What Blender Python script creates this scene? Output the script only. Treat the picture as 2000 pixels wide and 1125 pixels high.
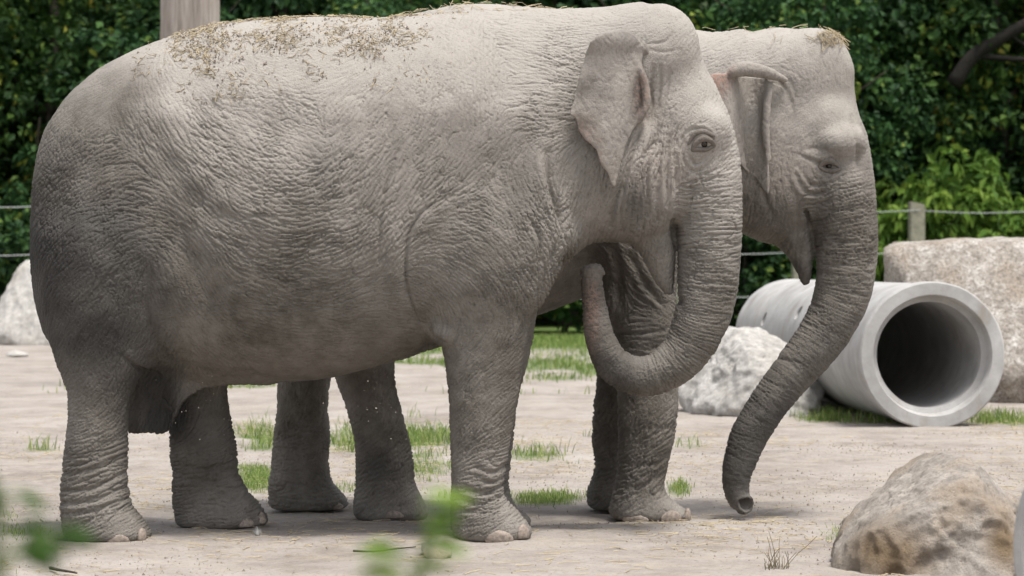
import bpy, bmesh, math, random
import numpy as np
from mathutils import Vector, Matrix
from mathutils.bvhtree import BVHTree
R = math.radians
random.seed(7)

# ------------------------------------------------------------------ camera, world, sun, exposure
for o in list(bpy.data.objects): bpy.data.objects.remove(o)
scene = bpy.context.scene
C = scene.collection
FP, HY, EYE = 4752.0, 518.0, 1.37         # focal length in photo pixels, horizon row, eye height (m)
cam_d = bpy.data.cameras.new('camera'); cam = bpy.data.objects.new('camera', cam_d); C.objects.link(cam)
cam.location = (0, 0, EYE); cam.rotation_euler = (R(90), 0, 0)
cam_d.sensor_width = 36; cam_d.lens = FP / 2000 * 36; cam_d.shift_y = -44.5 / 2000
cam_d.clip_start = 0.1; cam_d.clip_end = 2000
cam_d.dof.use_dof = True; cam_d.dof.focus_distance = 12.2; cam_d.dof.aperture_fstop = 4.0
scene.camera = cam

SUN_EL, SUN_AZ = 72.0, 135.0               # degrees; azimuth measured from +Y towards +X
world = bpy.data.worlds.new('World'); scene.world = world; world.use_nodes = True
wn = world.node_tree; wn.nodes.clear()
sky = wn.nodes.new('ShaderNodeTexSky'); sky.sky_type = 'NISHITA'; sky.sun_disc = False
sky.sun_elevation = R(SUN_EL); sky.sun_rotation = R(SUN_AZ); sky.air_density = 1.0; sky.dust_density = 3.0; sky.ozone_density = 1.0
hsv = wn.nodes.new('ShaderNodeHueSaturation'); hsv.inputs['Saturation'].default_value = 0.30
bg = wn.nodes.new('ShaderNodeBackground'); bg.inputs['Strength'].default_value = 0.085
wo = wn.nodes.new('ShaderNodeOutputWorld')
wn.links.new(sky.outputs[0], hsv.inputs['Color']); wn.links.new(hsv.outputs[0], bg.inputs['Color']); wn.links.new(bg.outputs[0], wo.inputs[0])
sun_d = bpy.data.lights.new('sun', 'SUN'); sun = bpy.data.objects.new('sun', sun_d); C.objects.link(sun)
sun_d.energy = 1.5; sun_d.angle = R(16); sun_d.color = (1.0, 0.96, 0.905)
sdir = Vector((math.sin(R(SUN_AZ)) * math.cos(R(SUN_EL)), math.cos(R(SUN_AZ)) * math.cos(R(SUN_EL)), math.sin(R(SUN_EL))))
sun.rotation_euler = sdir.to_track_quat('Z', 'Y').to_euler(); sun.location = (5, -5, 20)
vs = scene.view_settings
vs.view_transform = 'Standard'; vs.look = 'None'; vs.gamma = 1.0; vs.use_curve_mapping = False
vs.exposure = 1.46

# ------------------------------------------------------------------ small helpers
def W(px, py, D):
    return np.array(np.broadcast_arrays((px - 1000.0) / FP * D, D, EYE - (py - HY) / FP * D), float)
def ground_depth(py): return FP * EYE / (py - HY)
def tag(o, label=None, cat=None, group=None, kind=None):
    for k, v in (('label', label), ('category', cat), ('group', group), ('kind', kind)):
        if v: o[k] = v
    return o
def empty(name, loc=(0, 0, 0)):
    o = bpy.data.objects.new(name, None); C.objects.link(o); o.location = loc
    o.empty_display_size = 0.1
    return o
def link(name, me, mat=None, parent=None):
    o = bpy.data.objects.new(name, me); C.objects.link(o)
    if mat and not me.materials: me.materials.append(mat)
    if parent is not None:
        o.parent = parent; o.matrix_parent_inverse = Matrix.Translation(parent.location).inverted()
    return o
def mesh_np(name, V, faces, smooth=True):
    """V (n,3); faces: list of (m,k) integer arrays of equal-size polygons"""
    me = bpy.data.meshes.new(name)
    V = np.asarray(V, np.float32)
    loops = np.concatenate([np.asarray(f, np.int32).ravel() for f in faces])
    sizes = np.concatenate([np.full(len(f), np.asarray(f).shape[1], np.int32) for f in faces if len(f)])
    starts = np.concatenate([[0], np.cumsum(sizes)[:-1]]).astype(np.int32)
    me.vertices.add(len(V)); me.vertices.foreach_set('co', V.ravel())
    me.loops.add(len(loops)); me.loops.foreach_set('vertex_index', loops)
    me.polygons.add(len(sizes)); me.polygons.foreach_set('loop_start', starts); me.polygons.foreach_set('loop_total', sizes)
    me.polygons.foreach_set('use_smooth', np.full(len(sizes), smooth))
    me.update(calc_edges=True); me.validate()
    return me
def set_attr(me, name, vals):
    a = me.attributes.new(name, 'FLOAT', 'POINT'); a.data.foreach_set('value', np.asarray(vals, np.float32))

# numpy gradient-free value noise
def _hash(i, j, k, s):
    h = (i.astype(np.uint32) * np.uint32(374761393) + j.astype(np.uint32) * np.uint32(668265263)
         + k.astype(np.uint32) * np.uint32(2147483647) + np.uint32(s * 144269 + 1013))
    h = (h ^ (h >> np.uint32(13))) * np.uint32(1274126177)
    h = h ^ (h >> np.uint32(16))
    return h.astype(np.float32) / np.float32(4294967295.0)
def vnoise(P, s=0):
    P = np.asarray(P, np.float32); f = np.floor(P); t = P - f; t = t * t * (3 - 2 * t)
    i = f.astype(np.int64); i, j, k = (i + 100000).T
    x, y, z = t.T
    def c(a, b, d): return _hash(i + a, j + b, k + d, s)
    x0 = c(0,0,0) * (1-x) + c(1,0,0) * x; x1 = c(0,1,0) * (1-x) + c(1,1,0) * x
    x2 = c(0,0,1) * (1-x) + c(1,0,1) * x; x3 = c(0,1,1) * (1-x) + c(1,1,1) * x
    return ((x0 * (1-y) + x1 * y) * (1-z) + (x2 * (1-y) + x3 * y) * z) * 2 - 1
def fbm(P, n=4, s=0, gain=.5):
    P = np.asarray(P, np.float32); a, tot = 1.0, 0
    for o in range(n):
        tot = tot + a * vnoise(P * (2 ** o) + 17.3 * o, s + o); a *= gain
    return tot

# ------------------------------------------------------------------ materials
def mat(name):
    m = bpy.data.materials.new(name); m.use_nodes = True
    nt = m.node_tree; b = nt.nodes['Principled BSDF']
    b.inputs['Specular IOR Level'].default_value = 0.25
    return m, nt, b
def N(nt, kind, **kw):
    n = nt.nodes.new('ShaderNode' + kind)
    for k, v in kw.items():
        if k in n.inputs.keys(): n.inputs[k].default_value = v
        else: setattr(n, k, v)
    return n
def noise(nt, scale, detail=5, rough=.6, coord='Object', stretch=None):
    tc = N(nt, 'TexCoord'); src = tc.outputs[coord]
    if stretch:
        mp = N(nt, 'Mapping'); mp.inputs['Scale'].default_value = stretch
        nt.links.new(src, mp.inputs['Vector']); src = mp.outputs[0]
    n = N(nt, 'TexNoise'); n.inputs['Scale'].default_value = scale; n.inputs['Detail'].default_value = detail; n.inputs['Roughness'].default_value = rough
    nt.links.new(src, n.inputs['Vector'])
    return n
def ramp(nt, fac, stops):
    r = N(nt, 'ValToRGB'); e = r.color_ramp.elements
    while len(e) < len(stops): e.new(.5)
    for q, (p, c) in zip(e, stops):
        q.position = p; q.color = (*c, 1) if len(c) == 3 else c
    nt.links.new(fac, r.inputs[0]); return r
def mix(nt, fac, a, b, mode='MIX'):
    m = N(nt, 'Mix', data_type='RGBA', blend_type=mode)
    for s, v in ((0, fac), (6, a), (7, b)):
        if isinstance(v, (int, float)): m.inputs[s].default_value = v
        elif isinstance(v, tuple): m.inputs[s].default_value = (*v, 1)
        else: nt.links.new(v, m.inputs[s])
    return m.outputs[2]
def bump(nt, b, h, strength, dist, prev=None):
    n = N(nt, 'Bump'); n.inputs['Strength'].default_value = strength; n.inputs['Distance'].default_value = dist
    nt.links.new(h, n.inputs['Height'])
    if prev: nt.links.new(prev, n.inputs['Normal'])
    nt.links.new(n.outputs[0], b.inputs['Normal']); return n.outputs[0]
def attr(nt, name):
    a = N(nt, 'Attribute', attribute_name=name); return a.outputs['Fac']

def skin_material(name, dark, mid, dust_shade):
    m, nt, b = mat(name); L = nt.links.new
    n1 = noise(nt, 1.7, 6, .62); n2 = noise(nt, 9, 6, .7); n3 = noise(nt, 60, 4, .7)
    base = mix(nt, ramp(nt, n1.outputs[0], [(.36, (0, 0, 0)), (.66, (1, 1, 1))]).outputs[0], dark, mid)
    base = mix(nt, ramp(nt, n2.outputs[0], [(.4, (.0, .0, .0)), (.75, (.35, .35, .35))]).outputs[0], base, tuple(c * 1.35 for c in mid))
    dm = N(nt, 'Math', operation='MULTIPLY_ADD'); L(n2.outputs[0], dm.inputs[0]); dm.inputs[1].default_value = .8
    da = N(nt, 'Math', operation='SUBTRACT'); L(attr(nt, 'dust_shade'), da.inputs[0]); da.inputs[1].default_value = .4
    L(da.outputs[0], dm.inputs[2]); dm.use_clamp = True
    base = mix(nt, dm.outputs[0], base, dust_shade)  # dust coat, thinned downwards so that it also paints shade on the legs
    base = mix(nt, attr(nt, 'wet_shade'), base, (.036, .034, .032))  # damp bare skin, together with shade painted on rump, foreleg and recesses
    pk = N(nt, 'Math', operation='MULTIPLY'); L(attr(nt, 'pink'), pk.inputs[0])
    L(ramp(nt, n3.outputs[0], [(.4, (.1, .1, .1)), (.6, (1, 1, 1))]).outputs[0], pk.inputs[1])
    base = mix(nt, pk.outputs[0], base, (.36, .22, .17))
    sp = ramp(nt, n3.outputs[0], [(.28, (.72, .70, .68)), (.45, (1, 1, 1)), (.7, (1.0, 1.0, 1.0))])
    base = mix(nt, 1.0, base, sp.outputs[0], 'MULTIPLY')
    L(base, b.inputs['Base Color']); b.inputs['Roughness'].default_value = .82
    vt = N(nt, 'TexVoronoi', feature='DISTANCE_TO_EDGE'); vt.inputs['Scale'].default_value = 85
    tc = N(nt, 'TexCoord'); wv = noise(nt, 14, 3); ad = mix(nt, .045, tc.outputs['Object'], wv.outputs['Color']); L(ad, vt.inputs['Vector'])
    p = bump(nt, b, ramp(nt, vt.outputs[0], [(0, (0, 0, 0)), (.16, (1, 1, 1))]).outputs[0], .35, .004)
    bump(nt, b, n3.outputs[0], .25, .004, p)
    return m
M_skin1 = skin_material('elephant_skin', (.086, .075, .062), (.128, .115, .098), (.335, .309, .277))
M_skin2 = skin_material('elephant_skin_pale', (.090, .079, .066), (.134, .120, .102), (.345, .318, .285))
def simple(name, col, rough=.7, var=.25, scale=20, bs=.2, bd=.003, spec=.25, coord='Object'):
    m, nt, b = mat(name); n = noise(nt, scale, 5, .65, coord)
    c = ramp(nt, n.outputs[0], [(.3, tuple(x * (1 - var) for x in col)), (.7, tuple(min(1, x * (1 + var)) for x in col))])
    nt.links.new(c.outputs[0], b.inputs['Base Color']); b.inputs['Roughness'].default_value = rough
    b.inputs['Specular IOR Level'].default_value = spec
    bump(nt, b, n.outputs[0], bs, bd)
    return m
M_nail = simple('toenail_horn', (.26, .215, .18), .6, .45, 55, .4, .004)
M_eye = simple('eye_dark', (.02, .012, .008), .08, .3, 60, 0, .001, .6)
M_straw = simple('straw', (.43, .355, .23), .7, .3, 9)
M_crumb = simple('mud_crumb', (.17, .135, .105), .9, .35, 30)

# ------------------------------------------------------------------ distance-field modelling
def smin(a, b, k):
    h = np.clip(.5 + .5 * (b - a) / k, 0, 1); return b + (a - b) * h - k * h * (1 - h)
def smax(a, b, k): return -smin(-a, -b, k)
def catmull(A, n):
    A = np.asarray(A, float); A = np.vstack([2 * A[0] - A[1], A, 2 * A[-1] - A[-2]]); out = []
    for i in range(1, len(A) - 2):
        t = np.linspace(0, 1, n, endpoint=False)[:, None]; p0, p1, p2, p3 = A[i - 1:i + 3]
        out.append(.5 * (2 * p1 + (p2 - p0) * t + (2 * p0 - 5 * p1 + 4 * p2 - p3) * t ** 2 + (3 * p1 - p0 - 3 * p2 + p3) * t ** 3))
    return np.vstack(out + [A[-2][None]])
class Prim:
    def __init__(s, lo, hi, fn): s.lo = np.array(lo, float); s.hi = np.array(hi, float); s.fn = fn
def ell(c, r):
    c = np.array(c, np.float32); r = np.array(r, np.float32)
    def f(p):
        q = (p - c) / r; k0 = np.sqrt(np.einsum('ij,ij->i', q, q)) + 1e-6; q2 = q / r; k1 = np.sqrt(np.einsum('ij,ij->i', q2, q2)) + 1e-6
        return k0 * (k0 - 1) / k1
    return Prim(c - r, c + r, f)
def chain(pts, n=4, ky=1.0):
    """round tube through (x,y,z,r) points; ky widens it sideways"""
    Q = catmull(pts, n); Q32 = Q.astype(np.float32)
    lo = (Q[:, :3] - Q[:, 3:] * max(1, ky)).min(0); hi = (Q[:, :3] + Q[:, 3:] * max(1, ky)).max(0)
    def f(p):
        d = np.full(len(p), 9., np.float32); X, Y, Z = [np.ascontiguousarray(p[:, i], np.float32) for i in range(3)]
        for a, b in zip(Q32[:-1], Q32[1:]):
            e = b - a; e[1] /= ky; ax = X - a[0]; ay = (Y - a[1]) / np.float32(ky); az = Z - a[2]
            t = np.clip((ax * e[0] + ay * e[1] + az * e[2]) / np.float32(max(e[:3] @ e[:3], 1e-9)), 0, 1)
            ax -= t * e[0]; ay -= t * e[1]; az -= t * e[2]
            np.minimum(d, np.sqrt(ax * ax + ay * ay + az * az) - (a[3] + e[3] * t), out=d)
        return d
    return Prim(lo, hi, f)
def loft_x(st, D, p=2.25, taper=.12):
    """barrel from stations (px, top row, bottom row, half width)"""
    S = catmull(st, 10); top = W(S[:, 0], S[:, 1], D); bot = W(S[:, 0], S[:, 2], D)
    xs = top[0]; zt = top[2]; zb = bot[2]; w = np.maximum(S[:, 3], .02)
    zc = (zt + zb) / 2; h = np.maximum((zt - zb) / 2, .02)
    def f(P):
        x = P[:, 0]; a = np.interp(x, xs, w); c = np.interp(x, xs, zc); b = np.interp(x, xs, h)
        v = (P[:, 2] - c) / b; a = a * (1 - taper * np.clip(v, -1, 1.2))
        r = (np.abs((P[:, 1] - D) / a) ** p + np.abs(v) ** p) ** (1 / p)
        d = (r - 1) * np.minimum(a, b)
        return smax(d, np.maximum(xs[0] - x, x - xs[-1]), .02)
    return Prim((xs[0], D - w.max() * 1.15, zb.min()), (xs[-1], D + w.max() * 1.15, zt.max()), f)
def loft_z(st, D, z0, p=2.3):
    """leg from stations (row, left px, right px, half depth m)"""
    S = catmull(st, 8)[::-1]; l = W(S[:, 1], S[:, 0], D); r = W(S[:, 2], S[:, 0], D)
    zs = l[2]; xc = (l[0] + r[0]) / 2; a_ = (r[0] - l[0]) / 2; b_ = S[:, 3]
    def f(P):
        z = P[:, 2]; a = np.interp(z, zs, a_); b = np.interp(z, zs, b_); c = np.interp(z, zs, xc)
        q = (np.abs((P[:, 0] - c) / a) ** p + np.abs((P[:, 1] - D) / b) ** p) ** (1 / p)
        d = (q - 1) * np.minimum(a, b)
        d = smax(d, z0 - z, .05)
        return smax(d, z - zs[-1], .12)
    return Prim((min(l[0].min(), r[0].min()), D - b_.max(), z0), (max(l[0].max(), r[0].max()), D + b_.max(), zs[-1]), f)
def poly2d(P, poly):
    """signed distance of 2-D points to a polygon (negative inside)"""
    d = np.full(len(P), 9e9); s = np.ones(len(P)); n = len(poly)
    for i in range(n):
        a = poly[i]; b = poly[i - 1]; e = b - a; w = P - a
        t = np.clip((w @ e) / max(e @ e, 1e-12), 0, 1); q = w - t[:, None] * e; d = np.minimum(d, (q * q).sum(1))
        c1 = P[:, 1] >= a[1]; c2 = P[:, 1] < b[1]; c3 = e[0] * w[:, 1] > e[1] * w[:, 0]
        s = np.where((c1 & c2 & c3) | (~c1 & ~c2 & ~c3), -s, s)
    return s * np.sqrt(d)
def inbox(P, lo, hi):
    m = (P[:, 0] > lo[0]) & (P[:, 0] < hi[0]); m &= (P[:, 1] > lo[1]) & (P[:, 1] < hi[1]); m &= (P[:, 2] > lo[2]) & (P[:, 2] < hi[2]); return np.nonzero(m)[0]
def field(groups):
    """groups: list of (k_out, [(prim, k_in), ...]); the result is the smooth union, with carves (negative k_in) cut out"""
    def f(P):
        P = np.asarray(P, np.float32); D = np.full(len(P), .5, np.float32)
        for ko, prims in groups:
            lo = np.min([q.lo for q, _ in prims], 0) - .2; hi = np.max([q.hi for q, _ in prims], 0) + .2
            ig = inbox(P, lo, hi)
            if not len(ig): continue
            Pg = P[ig]; dg = np.full(len(ig), .5, np.float32)
            for q, k in prims:
                m = inbox(Pg, q.lo - .2, q.hi + .2)
                if not len(m): continue
                v = q.fn(Pg[m])
                dg[m] = smin(dg[m], v, k) if k > 0 else smax(dg[m], -v, -k)
            D[ig] = smin(D[ig], dg, ko) if ko > 0 else smax(D[ig], -dg, -ko)
        return D
    return f
def grad(f, P, e=.003):
    K = np.array([[1, -1, -1], [-1, -1, 1], [-1, 1, -1], [1, 1, 1]], float); g = 0; d = 0
    for k in K:
        v = f(P + k * e); g = g + v[:, None] * k; d = d + v
    g = g / (4 * e); n = np.sqrt((g * g).sum(1)) + 1e-9
    return d / 4, g / n[:, None], n
def project(f, P, it=2):
    for _ in range(it):
        d, n, m = grad(f, P); P = P - n * np.clip(d / m, -.02, .02)[:, None]
    return P, n
def surface(f, lo, hi, vox, split=None, it=2):
    """surface nets on a sparse grid -> vertices on the field, unit normals, faces"""
    B = 8; lo = np.array(lo, float); hi = np.array(hi, float)
    nb = np.ceil((hi - lo) / (vox * B)).astype(int); n = nb * B
    ax = [lo[i] + np.arange(nb[i] + 1) * vox * B for i in range(3)]
    G = np.stack(np.meshgrid(*ax, indexing='ij'), -1).reshape(-1, 3)
    Dc = f(G).reshape(nb + 1)
    mn = np.full(nb, 9.); mx = np.full(nb, -9.); ab = np.full(nb, 9.)
    for a in (0, 1):
        for b in (0, 1):
            for c in (0, 1):
                q = Dc[a:a + nb[0], b:b + nb[1], c:c + nb[2]]; mn = np.minimum(mn, q); mx = np.maximum(mx, q); ab = np.minimum(ab, np.abs(q))
    act = ((mn < 0) & (mx > 0)) | (ab < vox * B * .95)
    D = np.repeat(np.repeat(np.repeat(np.where(mx < 0, -1., 1.).astype(np.float32), B, 0), B, 1), B, 2)
    bi = np.argwhere(act); off = np.stack(np.meshgrid(*[np.arange(B)] * 3, indexing='ij'), -1).reshape(-1, 3)
    for s in range(0, len(bi), 600):
        idx = (bi[s:s + 600, None, :] * B + off[None]).reshape(-1, 3)
        D[idx[:, 0], idx[:, 1], idx[:, 2]] = f(lo + idx * vox)
    S = D < 0
    sh = np.array(S.shape) - 1
    cnt = np.zeros(sh, np.int8)
    for a in (0, 1):
        for b in (0, 1):
            for c in (0, 1): cnt += S[a:a + sh[0], b:b + sh[1], c:c + sh[2]]
    cells = np.argwhere((cnt > 0) & (cnt < 8))
    vid = np.full(sh, -1, np.int32); vid[tuple(cells.T)] = np.arange(len(cells))
    acc = np.zeros((len(cells), 3)); num = np.zeros(len(cells))
    cor = [(a, b, c) for a in (0, 1) for b in (0, 1) for c in (0, 1)]
    val = {q: D[cells[:, 0] + q[0], cells[:, 1] + q[1], cells[:, 2] + q[2]].astype(float) for q in cor}
    for q in cor:
        for axx in range(3):
            if q[axx]: continue
            r = list(q); r[axx] = 1; va, vb = val[q], val[tuple(r)]; x = (va < 0) != (vb < 0)
            t = np.where(x, va / np.where(x, va - vb, 1), 0); pt = np.tile(np.array(q, float), (len(cells), 1)); pt[:, axx] += t
            acc[x] += pt[x]; num += x
    V = lo + (cells + acc / num[:, None]) * vox
    quads = []
    for axx in range(3):
        o1, o2 = [(1, 2), (2, 0), (0, 1)][axx]
        sl0 = [slice(None)] * 3; sl1 = [slice(None)] * 3; sl0[axx] = slice(0, -1); sl1[axx] = slice(1, None)
        e = np.argwhere(S[tuple(sl0)] != S[tuple(sl1)])
        e = e[(e[:, o1] > 0) & (e[:, o2] > 0) & (e[:, o1] < sh[o1]) & (e[:, o2] < sh[o2])]
        def cell(d1, d2):
            q = e.copy(); q[:, o1] -= d1; q[:, o2] -= d2; return vid[tuple(q.T)]
        q = np.stack([cell(1, 1), cell(0, 1), cell(0, 0), cell(1, 0)], 1)
        ins = S[tuple(e.T)]
        quads.append(np.where(ins[:, None], q, q[:, ::-1]))
    Q = np.vstack(quads); Q = Q[(Q >= 0).all(1)]
    V, Nn = project(f, V, it)
    if split is None: return V, Nn, [Q]
    V, Nn, Q, extra = split_quads(f, V, Nn, Q, split(V[Q].mean(1), Nn[Q].mean(1)))
    return V, Nn, [Q] + extra
def split_quads(f, V, Nn, Q, sel):
    """split the chosen quads in four; their neighbours take the new points in, so that nothing cracks"""
    E = np.stack([Q, np.roll(Q, -1, 1)], 2); E = np.sort(E, 2); key = E[:, :, 0].astype(np.int64) * len(V) + E[:, :, 1]
    uk = np.unique(key[sel]); mid = np.stack([uk // len(V), uk % len(V)], 1)
    n0 = len(V); pos = np.searchsorted(uk, key); pos = np.clip(pos, 0, len(uk) - 1); has = uk[pos] == key; mi = np.where(has, pos + n0, -1)
    cen = V[Q[sel]].mean(1); NV = np.vstack([V[mid].mean(1), cen]); NV, NN = project(f, NV, 1)
    c = n0 + len(uk) + np.arange(sel.sum()); q = Q[sel]; m = mi[sel]
    new = np.vstack([np.stack([q[:, i], m[:, i], c, m[:, i - 1]], 1) for i in range(4)])
    keep = ~sel; plain = keep & ~has.any(1); ng = keep & has.any(1); ex = {}
    for qq, mm in zip(Q[ng], mi[ng]):
        p = []
        for i in range(4):
            p.append(qq[i])
            if mm[i] >= 0: p.append(mm[i])
        ex.setdefault(len(p), []).append(p)
    return np.vstack([V, NV]), np.vstack([Nn, NN]), np.vstack([new, Q[plain]]), [np.array(v) for v in ex.values()]

# ------------------------------------------------------------------ skin folds: strokes that follow a flow over the flank
def bandpass(shape, lam, rng):
    n = np.fft.rfft2(rng.standard_normal(shape)); fy = np.fft.fftfreq(shape[0])[:, None]; fx = np.fft.rfftfreq(shape[1])[None]
    fr = np.sqrt(fx * fx + fy * fy) * lam
    r = np.fft.irfft2(n * np.exp(-((fr - 1) / .42) ** 2), shape); return (r / r.std()).astype(np.float32)
def upsample(a, shape, s):
    y = np.minimum(np.arange(shape[0]) / s, a.shape[0] - 1.001); x = np.minimum(np.arange(shape[1]) / s, a.shape[1] - 1.001)
    y0 = y.astype(int); x0 = x.astype(int); ty = (y - y0)[:, None]; tx = (x - x0)[None]
    r0 = a[y0]; r1 = a[y0 + 1]
    r = r0 * (1 - ty) + r1 * ty
    return (r[:, x0] * (1 - tx) + r[:, x0 + 1] * tx).astype(np.float32)
def boxblur(a, r):
    for axx in (0, 1):
        c = np.cumsum(np.pad(a, [(r + 1, r) if i == axx else (0, 0) for i in (0, 1)], mode='edge'), axx, dtype=np.float64)
        n = 2 * r + 1
        a = ((c[n:] - c[:-n]) if axx == 0 else (c[:, n:] - c[:, :-n])) / n
    return a
def lic(nz, th, length, step=2.4):
    h, w = nz.shape; nz = nz.astype(np.float32); cx = (np.cos(th) * step).astype(np.float32); sy = (-np.sin(th) * step).astype(np.float32); acc = nz.copy(); n = max(2, int(length / step))
    Y0, X0 = np.mgrid[0:h, 0:w].astype(np.float32)
    for sg in (1, -1):
        X = X0.copy(); Y = Y0.copy(); ix = np.arange(h * w, dtype=np.int32).reshape(h, w); fx = (cx * sg).ravel(); fy = (sy * sg).ravel(); fn = nz.ravel()
        for i in range(n):
            X += fx.take(ix); Y += fy.take(ix); np.clip(X, 0, w - 1, out=X); np.clip(Y, 0, h - 1, out=Y)
            ix = Y.astype(np.int32) * np.int32(w) + X.astype(np.int32)
            acc += fn.take(ix) * np.float32(.5 + .5 * math.cos(math.pi * (i + 1) / (n + 1)))
    sd = np.sqrt(boxblur(acc * acc, 30)) + 1e-6
    return (acc / sd).astype(np.float32)
def wrinkle_map(box, ctrl, tubes, eyes, seed, pxm):
    """box = (x0, y0, x1, y1) in flank units; returns the relief in metres on that grid"""
    x0, y0, x1, y1 = box; shape = (y1 - y0, x1 - x0); s = 8; rng = np.random.default_rng(seed)
    gy, gx = np.mgrid[y0:y1 + s:s, x0:x1 + s:s].astype(float)
    A = np.zeros(gx.shape + (6,)); wsum = np.full(gx.shape, 1e-9)
    for c in ctrl:
        x, y, an, lam, am, cr = c
        w = np.exp(-((gx - x) ** 2 + (gy - y) ** 2) / (2 * 42. ** 2)) + 1e-5 / (1 + ((gx - x) ** 2 + (gy - y) ** 2) / 1e4)
        a = R(an) * 2
        for i, v in enumerate((math.cos(a), math.sin(a), lam, am, cr)): A[..., i] += w * v
        wsum += w
    A /= wsum[..., None]; wt = np.zeros(gx.shape)
    for pts, lam, am, cr in tubes:                         # rings round the trunk
        Q = catmull(pts, 6); best = np.full(gx.shape, 1e9); bt = np.zeros(gx.shape); rel = np.zeros(gx.shape); sc = np.zeros(gx.shape)
        for a, b in zip(Q[:-1], Q[1:]):
            ab = b[:2] - a[:2]; t = np.clip(((gx - a[0]) * ab[0] + (gy - a[1]) * ab[1]) / max(ab @ ab, 1e-6), 0, 1)
            d = np.hypot(gx - a[0] - t * ab[0], gy - a[1] - t * ab[1]); rr = a[2] + (b[2] - a[2]) * t
            m = d < best; best[m] = d[m]; bt[m] = math.atan2(-ab[1], ab[0]) + math.pi / 2; rel[m] = (d / rr)[m]; sc[m] = rr[m]
        w = np.clip((1.25 - rel) / .35, 0, 1)
        lam_ = lam * np.clip(sc / 55, .5, 1.15)
        for i, v in enumerate((np.cos(2 * bt), np.sin(2 * bt), lam_, am, cr)): A[..., i] = A[..., i] * (1 - w) + w * v
    for ex, ey, rad in eyes:
        d = np.hypot(gx - ex, (gy - ey)); w = np.exp(-(d / rad) ** 2); an = np.arctan2(-(gy - ey), gx - ex) + math.pi / 2
        for i, v in enumerate((np.cos(2 * an), np.sin(2 * an), 8., 1.1, .4)): A[..., i] = A[..., i] * (1 - w) + w * v
    th = upsample(A[..., 0], shape, s), upsample(A[..., 1], shape, s)
    th = .5 * np.arctan2(th[1], th[0]); wob = bandpass(shape, 120, rng) * .07; th = th + wob
    lam = upsample(A[..., 2], shape, s) * 1.28; am = np.minimum(upsample(A[..., 3], shape, s), 1.35); cr = upsample(A[..., 4], shape, s)
    lams = (9., 12.5, 17.5, 24.)
    def blend():
        out = 0; lg = np.log(np.clip(lam, lams[0], lams[-1]))
        for i, l in enumerate(lams):
            li = math.log(l); st = math.log(1.4)
            out = out + np.clip(1 - np.abs(lg - li) / st, 0, 1) * bandpass(shape, l, rng)
        return out
    sp = np.clip(.05 + .30 * cr, .06, .30); a = lic(blend(), th + sp, 62, 3.); a2 = lic(blend(), th - sp, 62, 3.); b = lic(blend(), th + 1.1, 14)
    big = lic(bandpass(shape, 40, rng), th, 80, 4.)
    cA = np.maximum(np.exp(-(a / .20) ** 2), .85 * np.exp(-(a2 / .18) ** 2)); cB = np.exp(-(b / .24) ** 2)
    patch = np.clip(.9 + .2 * bandpass(shape, 130, rng), .5, 1.3)
    dep = lam / 1.28 / pxm * .26
    hgt = -am * patch * dep * (cA + cr * .9 * cB) + am * dep * .07 * (np.minimum(np.abs(a), 1.5) + np.minimum(np.abs(a2), 1.5)) - .9 * am * dep * np.exp(-(big / .08) ** 2)
    return hgt
def stroke(Hm, box, pts, width, depth, ridge=0.0):
    x0, y0, x1, y1 = box; Q = catmull(pts, 8); pad = int(width * 4)
    a0 = max(int(Q[:, 0].min()) - pad - x0, 0); a1 = min(int(Q[:, 0].max()) + pad - x0, Hm.shape[1])
    b0 = max(int(Q[:, 1].min()) - pad - y0, 0); b1 = min(int(Q[:, 1].max()) + pad - y0, Hm.shape[0])
    if a1 <= a0 or b1 <= b0: return
    gy, gx = np.mgrid[b0 + y0:b1 + y0, a0 + x0:a1 + x0].astype(float); d = np.full(gx.shape, 1e9); tt = np.zeros(gx.shape)
    for i, (a, b) in enumerate(zip(Q[:-1], Q[1:])):
        ab = b - a; t = np.clip(((gx - a[0]) * ab[0] + (gy - a[1]) * ab[1]) / max(ab @ ab, 1e-6), 0, 1)
        q = np.hypot(gx - a[0] - t * ab[0], gy - a[1] - t * ab[1]); m = q < d; d[m] = q[m]; tt[m] = ((i + t) / (len(Q) - 1))[m]
    env = np.sin(np.pi * np.clip(tt * .9 + .05, 0, 1)) ** .5
    Hm[b0:b1, a0:a1] -= env * depth * np.exp(-(d / width) ** 2) - ridge * env * np.exp(-((d - 2.2 * width) / width) ** 2)
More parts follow.
